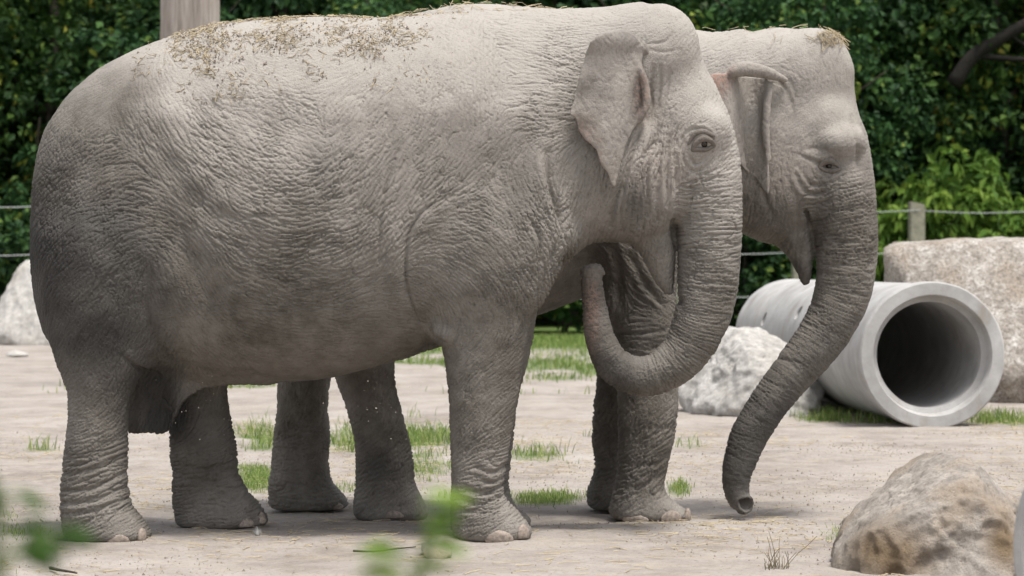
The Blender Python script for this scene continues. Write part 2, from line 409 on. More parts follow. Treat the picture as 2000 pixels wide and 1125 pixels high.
def fold(Hm, box, pts, h, reach, groove):
    """a lap of skin: the side to the left of the path's direction stands proud, with a sharp groove along the path"""
    x0, y0, x1, y1 = box; Q = catmull(pts, 8); pad = int(reach * 3.2)
    a0 = max(int(Q[:, 0].min()) - pad - x0, 0); a1 = min(int(Q[:, 0].max()) + pad - x0, Hm.shape[1]); b0 = max(int(Q[:, 1].min()) - pad - y0, 0); b1 = min(int(Q[:, 1].max()) + pad - y0, Hm.shape[0])
    gy, gx = np.mgrid[b0 + y0:b1 + y0, a0 + x0:a1 + x0].astype(float); d = np.full(gx.shape, 1e9); tt = np.zeros(gx.shape); sg = np.zeros(gx.shape)
    for i, (a, b) in enumerate(zip(Q[:-1], Q[1:])):
        ab = b - a; t = np.clip(((gx - a[0]) * ab[0] + (gy - a[1]) * ab[1]) / max(ab @ ab, 1e-6), 0, 1)
        q = np.hypot(gx - a[0] - t * ab[0], gy - a[1] - t * ab[1]); m = q < d; d[m] = q[m]; tt[m] = ((i + t) / (len(Q) - 1))[m]; sg[m] = (ab[0] * (gy - a[1]) - ab[1] * (gx - a[0]))[m]
    env = np.sin(np.pi * np.clip(tt * .94 + .03, 0, 1)) ** .7
    up = np.where(sg < 0, (1 - np.exp(-d / 4.)) * np.exp(-(d / reach) ** 2), (1 - np.exp(-d / 7.)) * np.exp(-(d / (reach * .6)) ** 2) * .35)
    Hm[b0:b1, a0:a1] += env * (h * up - .32 * h * np.exp(-(d / groove) ** 2))
def swell(Hm, box, x, y, sx, sy, h):
    x0, y0, x1, y1 = box; a0 = max(int(x - 3 * sx) - x0, 0); a1 = min(int(x + 3 * sx) - x0, Hm.shape[1]); b0 = max(int(y - 3 * sy) - y0, 0); b1 = min(int(y + 3 * sy) - y0, Hm.shape[0])
    gy, gx = np.mgrid[b0 + y0:b1 + y0, a0 + x0:a1 + x0].astype(float)
    Hm[b0:b1, a0:a1] += h * np.exp(-((gx - x) / sx) ** 2 - ((gy - y) / sy) ** 2)
def sample(Hm, box, U, Vv):
    x = np.clip(U - box[0], 0, Hm.shape[1] - 1.01); y = np.clip(Vv - box[1], 0, Hm.shape[0] - 1.01)
    x0 = x.astype(int); y0 = y.astype(int); tx = x - x0; ty = y - y0
    return (Hm[y0, x0] * (1 - tx) + Hm[y0, x0 + 1] * tx) * (1 - ty) + (Hm[y0 + 1, x0] * (1 - tx) + Hm[y0 + 1, x0 + 1] * tx) * ty
def uv_of(V, D):                                              # side view of the animal (its own X-Z plane)
    return 1000 + V[:, 0] * FP / D, HY + (EYE - V[:, 2]) * FP / D
# ------------------------------------------------------------------ the two elephants
def build_elephant(name, label, D0, groups, ears, ctrl, tubes, eyes, strokes, swells, folds, box, Dm, seed, skin, split, dust_shade, wet_shade, pink, vox=.0100, z_feet=0.0):
    root = empty(name, (W(800, 900, D0)[0], D0, z_feet)); tag(root, label, 'elephant')
    f = field(groups)
    lo = np.min([q.lo for _, g in groups for q, _ in g], 0) - .06; hi = np.max([q.hi for _, g in groups for q, _ in g], 0) + .06
    lo[2] = max(lo[2], z_feet - .08)
    V, Nn, F = surface(f, lo, hi, vox, split)
    Hm = wrinkle_map(box, ctrl, tubes, eyes, seed, FP / Dm)
    for st in strokes: stroke(Hm, box, *st)
    for sw in swells: swell(Hm, box, *sw)
    for fo in folds: fold(Hm, box, *fo)
    U, T = uv_of(V, Dm)
    wob = V * 2.3
    U = U + 5 * vnoise(wob, seed + 3); T = T + 5 * vnoise(wob, seed + 5)
    h = sample(Hm, box, U, T)
    h = h + .003 * fbm(V * 9, 2, seed + 9) + .0004 * fbm(V * 70, 2, seed + 11)
    low = np.clip((V[:, 2] - z_feet) / .03, 0, 1); h = h * low
    body = mesh_np('body', V + Nn * h[:, None], F)
    U, T = uv_of(V, Dm)
    set_attr(body, 'dust_shade', dust_shade(U, T, V, Nn)); set_attr(body, 'wet_shade', wet_shade(U, T, V)); set_attr(body, 'pink', pink(U, T, V))
    ob = link('body', body, skin, root)
    bvh = BVHTree.FromPolygons([tuple(v) for v in (V + Nn * h[:, None])], [tuple(q) for g in F for q in g.tolist()])
    for epts, box_e, prims_e, ectrl in ears:
        fe = field([(.02, prims_e)])
        lo = np.min([q.lo for q, _ in prims_e], 0) - .03; hi = np.max([q.hi for q, _ in prims_e], 0) + .03
        Ve, Ne, Fe = surface(fe, lo, hi, .007, None, 2)
        Ue, Te = uv_of(Ve, Dm)
        wv = Ve * np.array([1, .6, .38]) + .03 * fbm(Ve * 7, 2, seed + 25)[:, None]
        he = .0022 * fbm(wv * 22, 3, seed + 21) - .0030 * np.exp(-(fbm(wv * 48, 2, seed + 23) / .16) ** 2) - .0018 * np.exp(-(fbm(wv[:, ::-1] * 40, 2, seed + 27) / .10) ** 2)
        me = mesh_np('ear', Ve + Ne * he[:, None], Fe)
        eu, ev = epts
        set_attr(me, 'dust_shade', np.clip(.72 + .25 * fbm(Ve * 5, 3, seed + 29), 0, 1)); set_attr(me, 'wet_shade', np.clip(ev(Ue, Te) * (.9 + .5 * fbm(Ve * 12, 3, seed + 31)), 0, .8))
        set_attr(me, 'pink', np.clip(eu(Ue, Te), 0, 1))
        link('ear', me, skin, root)
        o = link('ear', me, skin, root); o.scale = (1, -1, 1); o.location = (0, 2 * D0, 0)
        o.matrix_parent_inverse = Matrix.Translation(root.location).inverted()
    return root, f, bvh, V, Nn
def surf_at(bvh, px, py, D, back=3.0):
    """first point of the skin on the line of sight side, straight along the animal's width axis"""
    p = W(px, py, D); hit = bvh.ray_cast(Vector((p[0], p[1] - back, p[2])), Vector((0, 1, 0)))
    return hit
def nail(root, bvh, px, py, wpx, hpx, D, far=None):
    """horn toenail: a flattened dome bedded in the foot"""
    p = W(px, py, D); s = D / FP; hit = bvh.ray_cast(Vector((p[0], D - .5 if far is None else far, p[2])), Vector((0, 1, 0)))
    if hit[0] is None:
        loc = Vector(p); nrm = Vector((0, -1, 0))
    else: loc, nrm = hit[0], hit[1]
    if nrm.y > -.05: nrm = Vector((.6, -.8, 0))
    nrm = Vector((nrm.x, nrm.y, nrm.z * .25)).normalized()
    zx = Vector((0, 0, 1)); tx = zx.cross(nrm).normalized(); up = nrm.cross(tx)
    bm = bmesh.new(); bmesh.ops.create_uvsphere(bm, u_segments=20, v_segments=12, radius=1)
    a, b = wpx * s / 2, hpx * s / 2
    for v in bm.verts:
        x, y, z = v.co
        z2 = z if z > -.35 else -.35 - (z + .35) * .35                # flat worn lower edge
        q = abs(x) ** 1.3 * (1 if x > 0 else -1)
        v.co = loc + tx * (q * a) + up * (z2 * b * 1.1) + nrm * (y * .021 - .004)
    me = bpy.data.meshes.new('toenail'); bm.to_mesh(me); bm.free(); me.polygons.foreach_set('use_smooth', [True] * len(me.polygons))
    return link('toenail', me, M_nail, root)
def eye_ball(root, bvh, px, py, D, r, sink):
    hit = surf_at(bvh, px, py, D)
    bm = bmesh.new(); bmesh.ops.create_uvsphere(bm, u_segments=24, v_segments=16, radius=r)
    loc = hit[0] + Vector((0, sink, 0))
    for v in bm.verts: v.co += loc
    me = bpy.data.meshes.new('eye'); bm.to_mesh(me); bm.free(); me.polygons.foreach_set('use_smooth', [True] * len(me.polygons))
    link('eye', me, M_eye, root)
    # mirrored on the hidden side
    h2 = bvh.ray_cast(Vector((loc.x, D + 3, loc.z)), Vector((0, -1, 0)))
    if h2[0] is not None:
        o = link('eye', me, M_eye, root); o.location = (0, h2[0].y - sink - loc.y, 0)
    return loc
def slab(poly_px, D, yfun, tfun, mirror=False, D0=None):
    """ear blade: a plate of the outline's shape, bent in depth by yfun and of half thickness tfun"""
    P2 = np.array([[W(x, y, D)[0], W(x, y, D)[2]] for x, y in poly_px])
    c = catmull(np.vstack([P2, P2[:1]]), 2)[:-1]
    us, vs_ = np.array(poly_px)[:, 0], np.array(poly_px)[:, 1]
    def fn(p):
        q = p[:, [0, 2]]; d2 = poly2d(q, c); u = 1000 + p[:, 0] * FP / D; v = HY + (EYE - p[:, 2]) * FP / D
        y = p[:, 1] if not mirror else 2 * D0 - p[:, 1]
        t = tfun(u, v, -d2); return smax(d2, (np.abs(y - yfun(u, v)) - t) * .85, .006)
    gu, gv = np.meshgrid(np.linspace(us.min(), us.max(), 12), np.linspace(vs_.min(), vs_.max(), 12)); yy = yfun(gu.ravel(), gv.ravel())
    y0, y1 = yy.min() - .04, yy.max() + .04
    if mirror: y0, y1 = 2 * D0 - y1, 2 * D0 - y0
    return Prim((c[:, 0].min(), y0, c[:, 1].min()), (c[:, 0].max(), y1, c[:, 1].max()), fn)
def mir(prim, D0):
    lo, hi = prim.lo.copy(), prim.hi.copy(); lo[1], hi[1] = 2 * D0 - prim.hi[1], 2 * D0 - prim.lo[1]
    def fn(p):
        q = p.copy(); q[:, 1] = 2 * D0 - q[:, 1]; return prim.fn(q)
    return Prim(lo, hi, fn)

def eyelid(root, bvh, skin, pts, D, lift=.0):
    L_ = []
    for px, py, r in pts:
        h = surf_at(bvh, px, py, D); q = h[0]; L_.append((q.x, q.y + lift, q.z, r * D / FP))
    f = field([(.01, [(chain(L_, 5), .01)])]); Q = np.array(L_)
    V, Nn, F = surface(f, Q[:, :3].min(0) - .03, Q[:, :3].max(0) + .03, .004); h = -.0012 * np.exp(-(fbm(V * 90, 2, 5) / .2) ** 2)
    me = mesh_np('eyelid', V + Nn * h[:, None], F); set_attr(me, 'dust_shade', np.full(len(V), .3)); set_attr(me, 'wet_shade', np.full(len(V), .25)); set_attr(me, 'pink', np.full(len(V), .1))
    return link('eyelid', me, skin, root)
# ---- first elephant, standing broadside
D1 = 12.5; K1 = D1 / FP
def E(px, py, dy, rx, rz, ry, D=D1): return ell(W(px, py, D) + np.array([0, dy, 0]), (rx * D / FP, ry, rz * D / FP))
def CH(pts, n=4, ky=1.0, D=D1):
    return chain([(*(W(x, y, D + dy)), r * D / FP) for x, y, r, dy in pts], n, ky)
torso1 = loft_x([(64, 380, 520, .06), (70, 330, 575, .14), (80, 285, 620, .21), (100, 235, 670, .30), (150, 172, 715, .40), (220, 120, 722, .47), (300, 84, 722, .52),
                 (400, 54, 735, .55), (500, 40, 744, .57), (620, 34, 741, .575), (740, 35, 715, .56), (850, 29, 680, .53), (950, 24, 640, .49),
                 (1050, 21, 575, .43), (1120, 17, 500, .37), (1190, 14, 450, .31), (1250, 20, 420, .26)], D1)
trunk1 = [(1350, 255, 76, 0), (1372, 330, 74, -.02), (1384, 400, 66, -.03), (1387, 480, 61, -.03), (1382, 560, 59, -.03), (1367, 630, 54, -.04), (1336, 690, 47, -.05),
          (1288, 728, 41, -.06), (1240, 734, 38, -.06), (1197, 710, 35, -.07), (1172, 660, 29, -.08), (1161, 600, 24.5, -.08), (1156, 550, 21, -.08), (1156, 535, 19, -.08)]
g1 = [
 (.06, [(torso1, .05)]),
 # hind legs
 (.10, [(loft_z([(430, 80, 335, .20), (520, 82, 325, .235), (600, 90, 312, .235), (670, 100, 298, .215), (720, 115, 276, .195), (770, 133, 258, .175), (820, 133, 249, .165), (880, 127, 249, .165),
          (940, 120, 249, .17), (985, 119, 257, .18), (1015, 121, 280, .19), (1045, 126, 299, .20), (1075, 128, 302, .20)], D1 - .30, -.004), .05)]),
 (.10, [(loft_z([(600, 300, 480, .20), (700, 325, 455, .17), (760, 340, 444, .16), (810, 334, 450, .16), (850, 332, 458, .165), (900, 333, 465, .165), (922, 338, 466, .165), (960, 337, 485, .175),
          (995, 339, 515, .19), (1025, 342, 526, .195), (1060, 344, 527, .195)], D1 + .29, -.004), .05)]),
 # sheath and groin folds
 (.03, [(slab([(268, 730), (254, 790), (249, 838), (262, 846), (290, 844), (312, 847), (332, 840), (346, 812), (362, 782), (398, 758), (450, 738), (430, 690), (300, 690)], D1, lambda u, v: D1 - .03 + 0 * u + .02 * np.sin(u / 12.) * np.clip((v - 740) / 60, 0, 1), lambda u, v, i_: .045 + .03 * np.clip((800 - v) / 60, 0, 1)), .03)]),
 (.05, [(CH([(520, 722, 26, 0), (440, 722, 28, 0), (370, 716, 30, 0)], 4, 2.0), .03)]),
 # far foreleg
 (.08, [(loft_z([(480, 850, 1065, .20), (560, 865, 1054, .19), (620, 880, 1047, .17), (700, 890, 1034, .155), (780, 895, 1012, .145), (860, 890, 1003, .14), (940, 885, 995, .145), (985, 890, 1005, .155),
          (1015, 895, 1036, .175), (1055, 897, 1042, .18)], D1 + .28, -.004), .05)]),
 # near shoulder and foreleg: proud of the ribs
 (.035, [(E(952, 470, -.325, 148, 170, .205), .1), (E(1010, 330, -.25, 130, 170, .18), .12),
         (loft_z([(430, 812, 1078, .16), (500, 812, 1070, .19), (560, 822, 1050, .20), (610, 842, 1038, .185), (660, 861, 1031, .175), (700, 868, 1023, .165), (760, 874, 1014, .158), (820, 878, 1004, .15),
          (880, 880, 994, .145), (940, 881, 984, .148), (972, 880, 988, .155), (1000, 879, 1012, .17), (1030, 880, 1037, .185), (1055, 884, 1042, .19), (1080, 886, 1042, .19)], D1 - .29, -.004), .06),
         (E(862, 628, -.30, 26, 36, .10), .03), (E(880, 648, -.33, 20, 26, .10), .03)]),
 # breast folds
 (.04, [(E(1062, 500, -.14, 36, 62, .19), .05), (E(1105, 455, -.15, 30, 55, .16), .04), (E(1040, 545, -.12, 26, 34, .2), .05)]),
 # head and neck
 (.07, [(E(1262, 118, 0, 108, 108, .26), .05), (E(1290, 92, -.115, 68, 78, .13), .06), (E(1290, 92, .115, 68, 78, .13), .06),
        (E(1310, 250, 0, 106, 150, .25), .07), (E(1255, 345, -.10, 92, 118, .185), .07), (E(1255, 345, .10, 92, 118, .185), .07),
        (E(1375, 262, -.145, 46, 52, .105), .045), (E(1375, 262, .145, 46, 52, .105), .045),
        (E(1388, 300, 0, 50, 90, .17), .05),
        (E(1235, 430, 0, 78, 46, .19), .06), (E(1180, 330, 0, 110, 130, .30), .08)]),
 (.018, [(CH([(1245, 420, 52, 0), (1275, 460, 42, 0), (1288, 505, 30, 0), (1298, 545, 19, 0), (1305, 566, 10, 0)], 4, 1.25), .02)]),
 (.04, [(CH(trunk1, 4, 1.0), .02)]),
 (.012, [(CH([(1152, 532, 16, -.08), (1166, 527, 12, -.09), (1176, 533, 6, -.09)], 4), .01), (CH([(1148, 534, 15, -.08), (1139, 528, 7, -.08)], 3), .01)]),
 # tail along the rump
 (.025, [(CH([(165, 215, 26, 0), (114, 268, 24, 0), (88, 325, 19, 0), (77, 390, 15, 0), (80, 440, 13, 0), (92, 500, 12, .02), (103, 570, 11, .04), (112, 650, 10, .06), (124, 715, 10, .06), (146, 770, 8, .06)], 3), .02)]),
 # hollows: temple, mouth corner
 (-.05, [(E(1318, 178, -.345, 40, 50, .10), .02), (E(1318, 178, .345, 40, 50, .10), .02)]),
 (-.012, [(CH([(1314, 432, 4, -.17), (1320, 462, 6, -.16), (1323, 510, 6, -.15), (1323, 560, 7, -.14), (1327, 590, 8, -.13)], 3, 7.0), .02)]),
]
earpoly1 = [(1262, 92), (1240, 66), (1215, 59), (1180, 65), (1152, 84), (1138, 125), (1128, 165), (1119, 198), (1112, 226), (1124, 233), (1129, 254), (1146, 276), (1163, 292), (1172, 318), (1186, 338),
            (1192, 356), (1200, 366), (1206, 352), (1213, 322), (1222, 290), (1238, 252), (1256, 228), (1266, 196), (1262, 150), (1256, 115)]
def ey1(u, v):
    a = np.clip((1262 - u) / 150, -.1, 1.1); return D1 - .25 - .205 * np.clip(a, 0, 2) ** .75 + .02 * np.sin(u / 19. + v / 60.) * np.clip(a, 0, 1) + .035 * np.clip((v - 250) / 110, 0, 1) - .025 * np.exp(-((v - 75) / 22) ** 2) - .035 * np.sin(np.pi * np.clip(a * 1.15, 0, 1)) + .012 * np.sin(v / 11. + u / 40) * np.clip(a - .6, 0, 1) * 2
def et1(u, v, inner): return .009 + .012 * np.clip((u - 1215) / 50, 0, 1) + .004 * np.clip(inner / .05, 0, 1)
DE1 = 12.1
fold1 = chain([(*W(x, y, DE1), r * K1) for x, y, r in ((1243, 120, 8), (1257, 150, 10), (1262, 182, 10), (1262, 208, 9), (1250, 232, 7))], 4, 1.2)
def shift_prim(pr, dy):
    f0 = pr.fn
    def fn(p):
        q = p.copy(); q[:, 1] -= dy; return f0(q)
    return Prim(pr.lo + np.array([0, dy, 0]), pr.hi + np.array([0, dy, 0]), fn)
fold1 = shift_prim(fold1, (D1 - .300) - DE1)
fold1b = shift_prim(chain([(*W(x, y, DE1), r * K1) for x, y, r in ((1228, 140, 4), (1240, 165, 6), (1243, 195, 6), (1238, 225, 5), (1228, 250, 3))], 4, 1.2), (D1 - .315) - DE1)
rim1 = chain([(*W(x, y, DE1)[[0]], D1 + dy, W(x, y, DE1)[2], r * K1) for x, y, r, dy in ((1268, 100, 10, -.24), (1243, 72, 8, -.30), (1212, 63, 7, -.345), (1178, 69, 6, -.40), (1154, 90, 5, -.43))], 4)
blade1 = slab(earpoly1, DE1, ey1, et1)
ear1 = [(blade1, .012), (fold1, .012), (fold1b, .008), (rim1, .012)]
pinkfun1 = lambda U, T: .45 * np.exp(-((U - 1256) / 20) ** 2 - ((T - 185) / 55) ** 2) + .55 * np.clip((T - 215) / 60, 0, 1) * np.clip((1185 - U) / 40, 0, 1) + .15 * np.clip((T - 280) / 60, 0, 1)
ctrl1 = [(150,180,30,10,0.3,0.5),(230,150,40,10,0.25,0.5),(280,200,-60,11,0.5,0.3),(110,280,60,13,0.8,0.8),(90,400,65,15,1.2,0.8),(150,370,35,14,1,0.8),(220,330,20,13,0.7,0.6),(260,400,5,14,0.9,0.7),
 (200,450,35,13,1,0.8),(120,520,60,12,1,0.7),(180,560,55,11,0.8,0.5),(250,520,30,13,0.9,0.7),(330,440,-25,13,0.9,0.5),(130,640,70,10,1.01,0.5),(200,650,60,10,1.01,0.5),(260,620,80,10,1.01,0.5),(320,560,-75,11,0.8,0.5),(310,680,45,10,1.16,0.7),
 (320,250,-65,14,0.9,0.2),(330,320,-60,14,1,0.3),(390,400,-55,13,1,0.3),(400,300,-42,15,1.1,0.25),(450,350,-35,15,1.2,0.25),(480,420,-30,14,1.1,0.3),(560,400,-8,15,1.2,0.3),(560,340,-25,15,0.8,0.8),(500,260,-35,16,0.5,0.8),
 (600,280,-40,16,0.6,1),(640,400,12,14,1.1,0.5),(680,330,50,14,0.8,0.4),(420,500,-60,12,0.9,0.3),(400,600,-60,11,0.8,0.4),(450,660,-40,10,0.87,0.6),(520,520,-15,13,1.1,0.4),(520,600,-20,11,0.9,0.5),(620,500,3,13,1.2,0.4),
 (640,580,-2,11,0.9,0.4),(700,480,25,13,1.1,0.5),(720,560,15,11,0.9,0.4),(600,660,-5,9,0.58,0.5),(720,640,-15,9,0.72,0.5),(780,610,-10,9,0.72,0.5),(450,120,-30,10,0.3,0.6),(600,100,0,10,0.3,0.6),(750,90,45,10,0.3,0.6),
 (700,230,55,15,0.6,0.35),(760,300,60,15,0.9,0.3),(760,400,62,15,1.1,0.25),(740,500,65,14,1,0.5),(830,250,68,15,0.7,0.3),(870,330,62,15,0.8,0.3),(840,180,65,14,0.5,0.5),(920,220,80,15,0.5,0.6),(950,130,75,13,0.4,0.7),
 (960,300,45,13,0.6,0.5),(900,400,25,12,1.04,0.5),(830,470,30,11,1.04,0.4),(880,470,-15,10,1.04,0.4),(930,450,-25,10,1.04,0.4),(850,550,-40,10,1.04,0.4),(900,560,-55,10,1.04,0.3),(960,500,-45,10,1.04,0.4),(970,580,-65,10,1.04,0.3),
 (1000,450,-50,11,1.04,0.5),(1010,530,-65,10,1.04,0.4),(1060,470,-60,15,1.95,0.8),(1050,520,60,13,1.95,1),(1090,440,75,14,1.56,0.8),(1030,400,-60,12,1.04,0.8),(880,640,80,10,1.3,0.3),(950,640,60,9,0.87,0.4),(920,720,50,9,1.01,0.3),
 (980,720,35,9,0.87,0.3),(930,800,48,9,1.01,0.3),(980,800,40,9,0.87,0.3),(900,880,70,9,0.87,0.4),(960,880,15,11,1.45,0.3),(960,930,-5,14,2.03,0.2),(900,940,10,11,1.16,0.4),(940,970,-3,13,1.74,0.3),(950,1010,40,10,0.72,0.5),
 (1020,100,-15,11,0.8,0.3),(1060,170,-12,11,1.1,0.2),(1040,230,-5,11,1,0.2),(1090,280,5,11,0.9,0.3),(1100,120,-10,11,0.9,0.2),(1150,60,-5,10,0.6,0.4),(1030,310,80,11,0.7,0.6),(1080,360,78,12,0.8,0.5),(1130,330,70,11,0.8,0.5),
 (1000,370,-70,12,0.8,0.6),(1150,400,65,12,1,0.4),(1170,440,60,12,1,0.4),(1240,40,-5,9,0.4,0.6),(1300,60,60,10,0.25,0.5),(1290,110,10,10,0.6,0.5),(1280,160,85,12,0.8,0.3),(1310,150,80,12,0.7,0.3),(1340,130,70,10,0.3,0.5),
 (1300,210,60,12,0.6,0.5),(1350,200,60,10,0.4,0.6),(1390,240,30,11,0.5,0.6),(1240,300,60,14,1,0.3),(1270,300,80,14,1.2,0.3),(1310,320,88,14,1.2,0.3),(1230,380,72,13,1.2,0.3),(1280,400,85,13,1.1,0.3),(1330,380,-80,12,1,0.4),
 (1330,430,75,11,0.9,0.4),(1200,430,70,12,1,0.4),(1260,450,80,11,0.9,0.5),(1290,510,80,10,0.7,0.5),(180,720,60,9,1.01,0.5),(240,700,-30,9,1.01,0.5),(170,780,10,9,0.87,0.6),(220,790,80,9,0.72,0.6),(190,860,15,12,1.3,0.4),
 (190,920,18,14,2.03,0.2),(200,960,20,13,2.17,0.2),(180,990,15,12,1.59,0.2),(230,1000,35,11,1.01,0.4),(190,1030,10,10,0.58,0.6),(390,800,80,10,0.87,0.5),(400,880,20,12,1.3,0.4),(400,930,10,14,1.89,0.3),(420,960,30,12,1.59,0.5),(380,990,5,11,1.01,0.4),
 (300,780,70,11,1.45,0.5),(1412,340,20,11,0.7,0.4),(1360,350,78,12,0.9,0.3),(1350,400,75,12,0.9,0.3)]
strokes1 = [([(782, 300), (762, 360), (748, 430), (742, 500)], 3.5, .010, .003), ([(800, 330), (780, 390), (770, 440)], 3, .008, .002),
 ([(715, 330), (700, 400), (692, 470)], 7, .006), ([(312, 215), (330, 290), (372, 360), (430, 410), (500, 440)], 22, .012, .004), ([(330, 440), (390, 520), (430, 600), (450, 660)], 22, .010, .003),
 ([(305, 540), (300, 610), (312, 670), (330, 700)], 10, .012), ([(250, 690), (275, 715), (300, 735)], 7, .010), ([(1065, 300), (1070, 360), (1088, 420), (1098, 470)], 8, .014, .006), ([(1030, 430), (1052, 470), (1046, 520), (1036, 560)], 6, .012, .005),
 ([(1080, 420), (1086, 470), (1075, 520)], 5, .010, .004), ([(1262, 232), (1236, 290), (1210, 370), (1190, 440)], 6, .012, .004), ([(1290, 250), (1262, 310), (1250, 390), (1245, 440)], 5, 0.0160, .004),
 ([(1306, 265), (1300, 330), (1302, 400)], 4, 0.0140, .004), ([(1335, 330), (1328, 380), (1320, 430)], 5, 0.0180, .004), ([(1290, 300), (1283, 360), (1284, 430)], 4, 0.0120, .004), ([(1318, 300), (1320, 360), (1312, 420)], 4, 0.0120, .004),
 ([(1322, 330), (1310, 380), (1304, 440)], 3, .012, .003), ([(1268, 300), (1262, 350), (1266, 420)], 3, .012, .003), ([(1226, 330), (1214, 390), (1212, 440)], 3, .010, .003), ([(1278, 130), (1272, 170), (1276, 210)], 3, .008, .002), ([(1292, 130), (1290, 175), (1284, 215)], 3, .008, .002), ([(1310, 135), (1304, 180), (1290, 222)], 3, .007, .002), ([(1342, 262), (1352, 254), (1370, 254), (1388, 264), (1393, 280)], 3.5, .007, .003), ([(1340, 280), (1342, 300), (1356, 317), (1374, 310), (1388, 292)], 3.5, .007, .003), ([(1334, 270), (1333, 300), (1346, 328), (1372, 328)], 3.5, .006, .003),
 ([(1332, 345), (1352, 350), (1378, 338)], 3, .005), ([(1330, 360), (1350, 366), (1372, 358)], 3, .005), ([(1262, 88), (1300, 84), (1318, 66)], 3, .005), ([(1264, 96), (1296, 104), (1330, 98)], 3, .004),
 ([(1310, 430), (1318, 450), (1322, 478)], 5, .012), ([(925, 905), (960, 918), (1000, 900)], 5, .008, .003), ([(930, 925), (960, 936), (996, 922)], 4, .007, .003), ([(905, 948), (945, 958), (988, 940)], 5, .009, .004), ([(885, 966), (935, 978), (988, 962)], 5, .009, .004), ([(882, 985), (930, 992), (985, 980)], 5, .010, .004),
 ([(122, 925), (180, 915), (252, 885)], 4, .008, .003), ([(120, 955), (180, 950), (258, 915)], 4, .008, .003), ([(120, 980), (190, 972), (262, 940)], 4, .008, .003), ([(120, 1000), (190, 992), (275, 962)], 4, .008, .003),
 ([(335, 925), (380, 930), (440, 915)], 4, .008, .003), ([(338, 950), (400, 955), (470, 940)], 4, .008, .003), ([(500, 1000), (506, 1020)], 4, .006), ([(842, 640), (850, 655), (868, 664)], 4, .010)]
folds1 = [([(822, 628), (806, 590), (795, 545), (794, 500), (801, 458), (822, 424), (848, 402), (880, 386)][::-1], .026, 46, 2.4), ([(842, 628), (850, 655), (874, 668)], .02, 16, 3.5), ([(1098, 475), (1088, 420), (1070, 360), (1065, 300)], .022, 26, 4), ([(1040, 560), (1052, 515), (1052, 470), (1034, 430)], .02, 18, 3.5),
 ([(1262, 236), (1238, 290), (1212, 370), (1192, 440)], .016, 16, 3.5), ([(250, 692), (276, 716), (306, 736)], .016, 14, 3.5), ([(305, 545), (300, 610), (314, 672), (334, 702)], .008, 26, 5)]
swells1 = [(300, 222, 55, 50, .030), (205, 470, 95, 150, .030), (640, 420, 190, 150, .032), (520, 245, 95, 48, -.026), (1000, 250, 55, 80, .016), (940, 510, 80, 105, .030), (880, 130, 80, 60, .008), (560, 600, 200, 70, .012), (768, 470, 18, 100, .014),
 (330, 240, 26, 34, .012), (352, 300, 28, 34, .016), (395, 352, 30, 32, .018), (450, 395, 34, 30, .018), (515, 425, 40, 30, .014), (318, 345, 30, 40, -.018), (352, 420, 34, 45, -.026), (388, 500, 34, 50, -.026), (420, 580, 34, 50, -.020), (440, 650, 34, 40, -.014),
 (700, 300, 60, 80, .010), (1120, 330, 40, 70, -.012), (1120, 250, 40, 60, -.010), (1365, 290, 20, 26, .008), (1378, 285, 11, 9, -.010), (1352, 300, 12, 16, .006), (1400, 235, 25, 25, .012), (1100, 462, 22, 26, .020)]
box1 = (20, -20, 1500, 1110)
def dust_shade1(U, T, V, Nn):  # real dust on the back, fading downwards to paint in the legs' shade
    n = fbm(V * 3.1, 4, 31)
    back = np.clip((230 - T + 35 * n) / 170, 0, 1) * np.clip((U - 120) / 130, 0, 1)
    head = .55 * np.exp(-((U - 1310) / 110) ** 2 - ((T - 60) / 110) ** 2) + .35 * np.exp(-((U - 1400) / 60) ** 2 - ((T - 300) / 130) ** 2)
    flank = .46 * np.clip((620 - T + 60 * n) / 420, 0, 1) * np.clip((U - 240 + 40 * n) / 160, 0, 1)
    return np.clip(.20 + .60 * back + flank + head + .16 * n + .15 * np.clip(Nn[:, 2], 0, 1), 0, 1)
def wet_shade1(U, T, V):  # damp dust-free skin, with the lower rump's shade painted into it
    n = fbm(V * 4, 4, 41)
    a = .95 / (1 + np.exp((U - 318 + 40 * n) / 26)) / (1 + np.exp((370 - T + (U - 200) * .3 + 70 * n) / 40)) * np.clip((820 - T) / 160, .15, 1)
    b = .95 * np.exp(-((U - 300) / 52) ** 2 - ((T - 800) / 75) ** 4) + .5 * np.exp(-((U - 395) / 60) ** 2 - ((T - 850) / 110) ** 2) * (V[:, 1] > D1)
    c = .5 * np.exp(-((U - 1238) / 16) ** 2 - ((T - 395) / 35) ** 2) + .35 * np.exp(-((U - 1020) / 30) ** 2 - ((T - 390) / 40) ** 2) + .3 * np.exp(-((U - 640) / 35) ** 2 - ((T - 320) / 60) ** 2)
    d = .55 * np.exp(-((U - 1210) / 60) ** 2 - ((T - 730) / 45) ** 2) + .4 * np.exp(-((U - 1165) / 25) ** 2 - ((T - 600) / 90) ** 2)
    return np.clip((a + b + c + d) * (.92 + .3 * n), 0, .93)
def pink1(U, T, V):
    return .5 * np.exp(-((U - 1158) / 16) ** 2 - ((T - 610) / 70) ** 2) + .16 * np.exp(-((U - 1290) / 60) ** 2 - ((T - 320) / 60) ** 2) + .25 * np.exp(-((U - 1256) / 20) ** 2 - ((T - 215) / 30) ** 2)
def split1(c, n): return n[:, 1] < .25
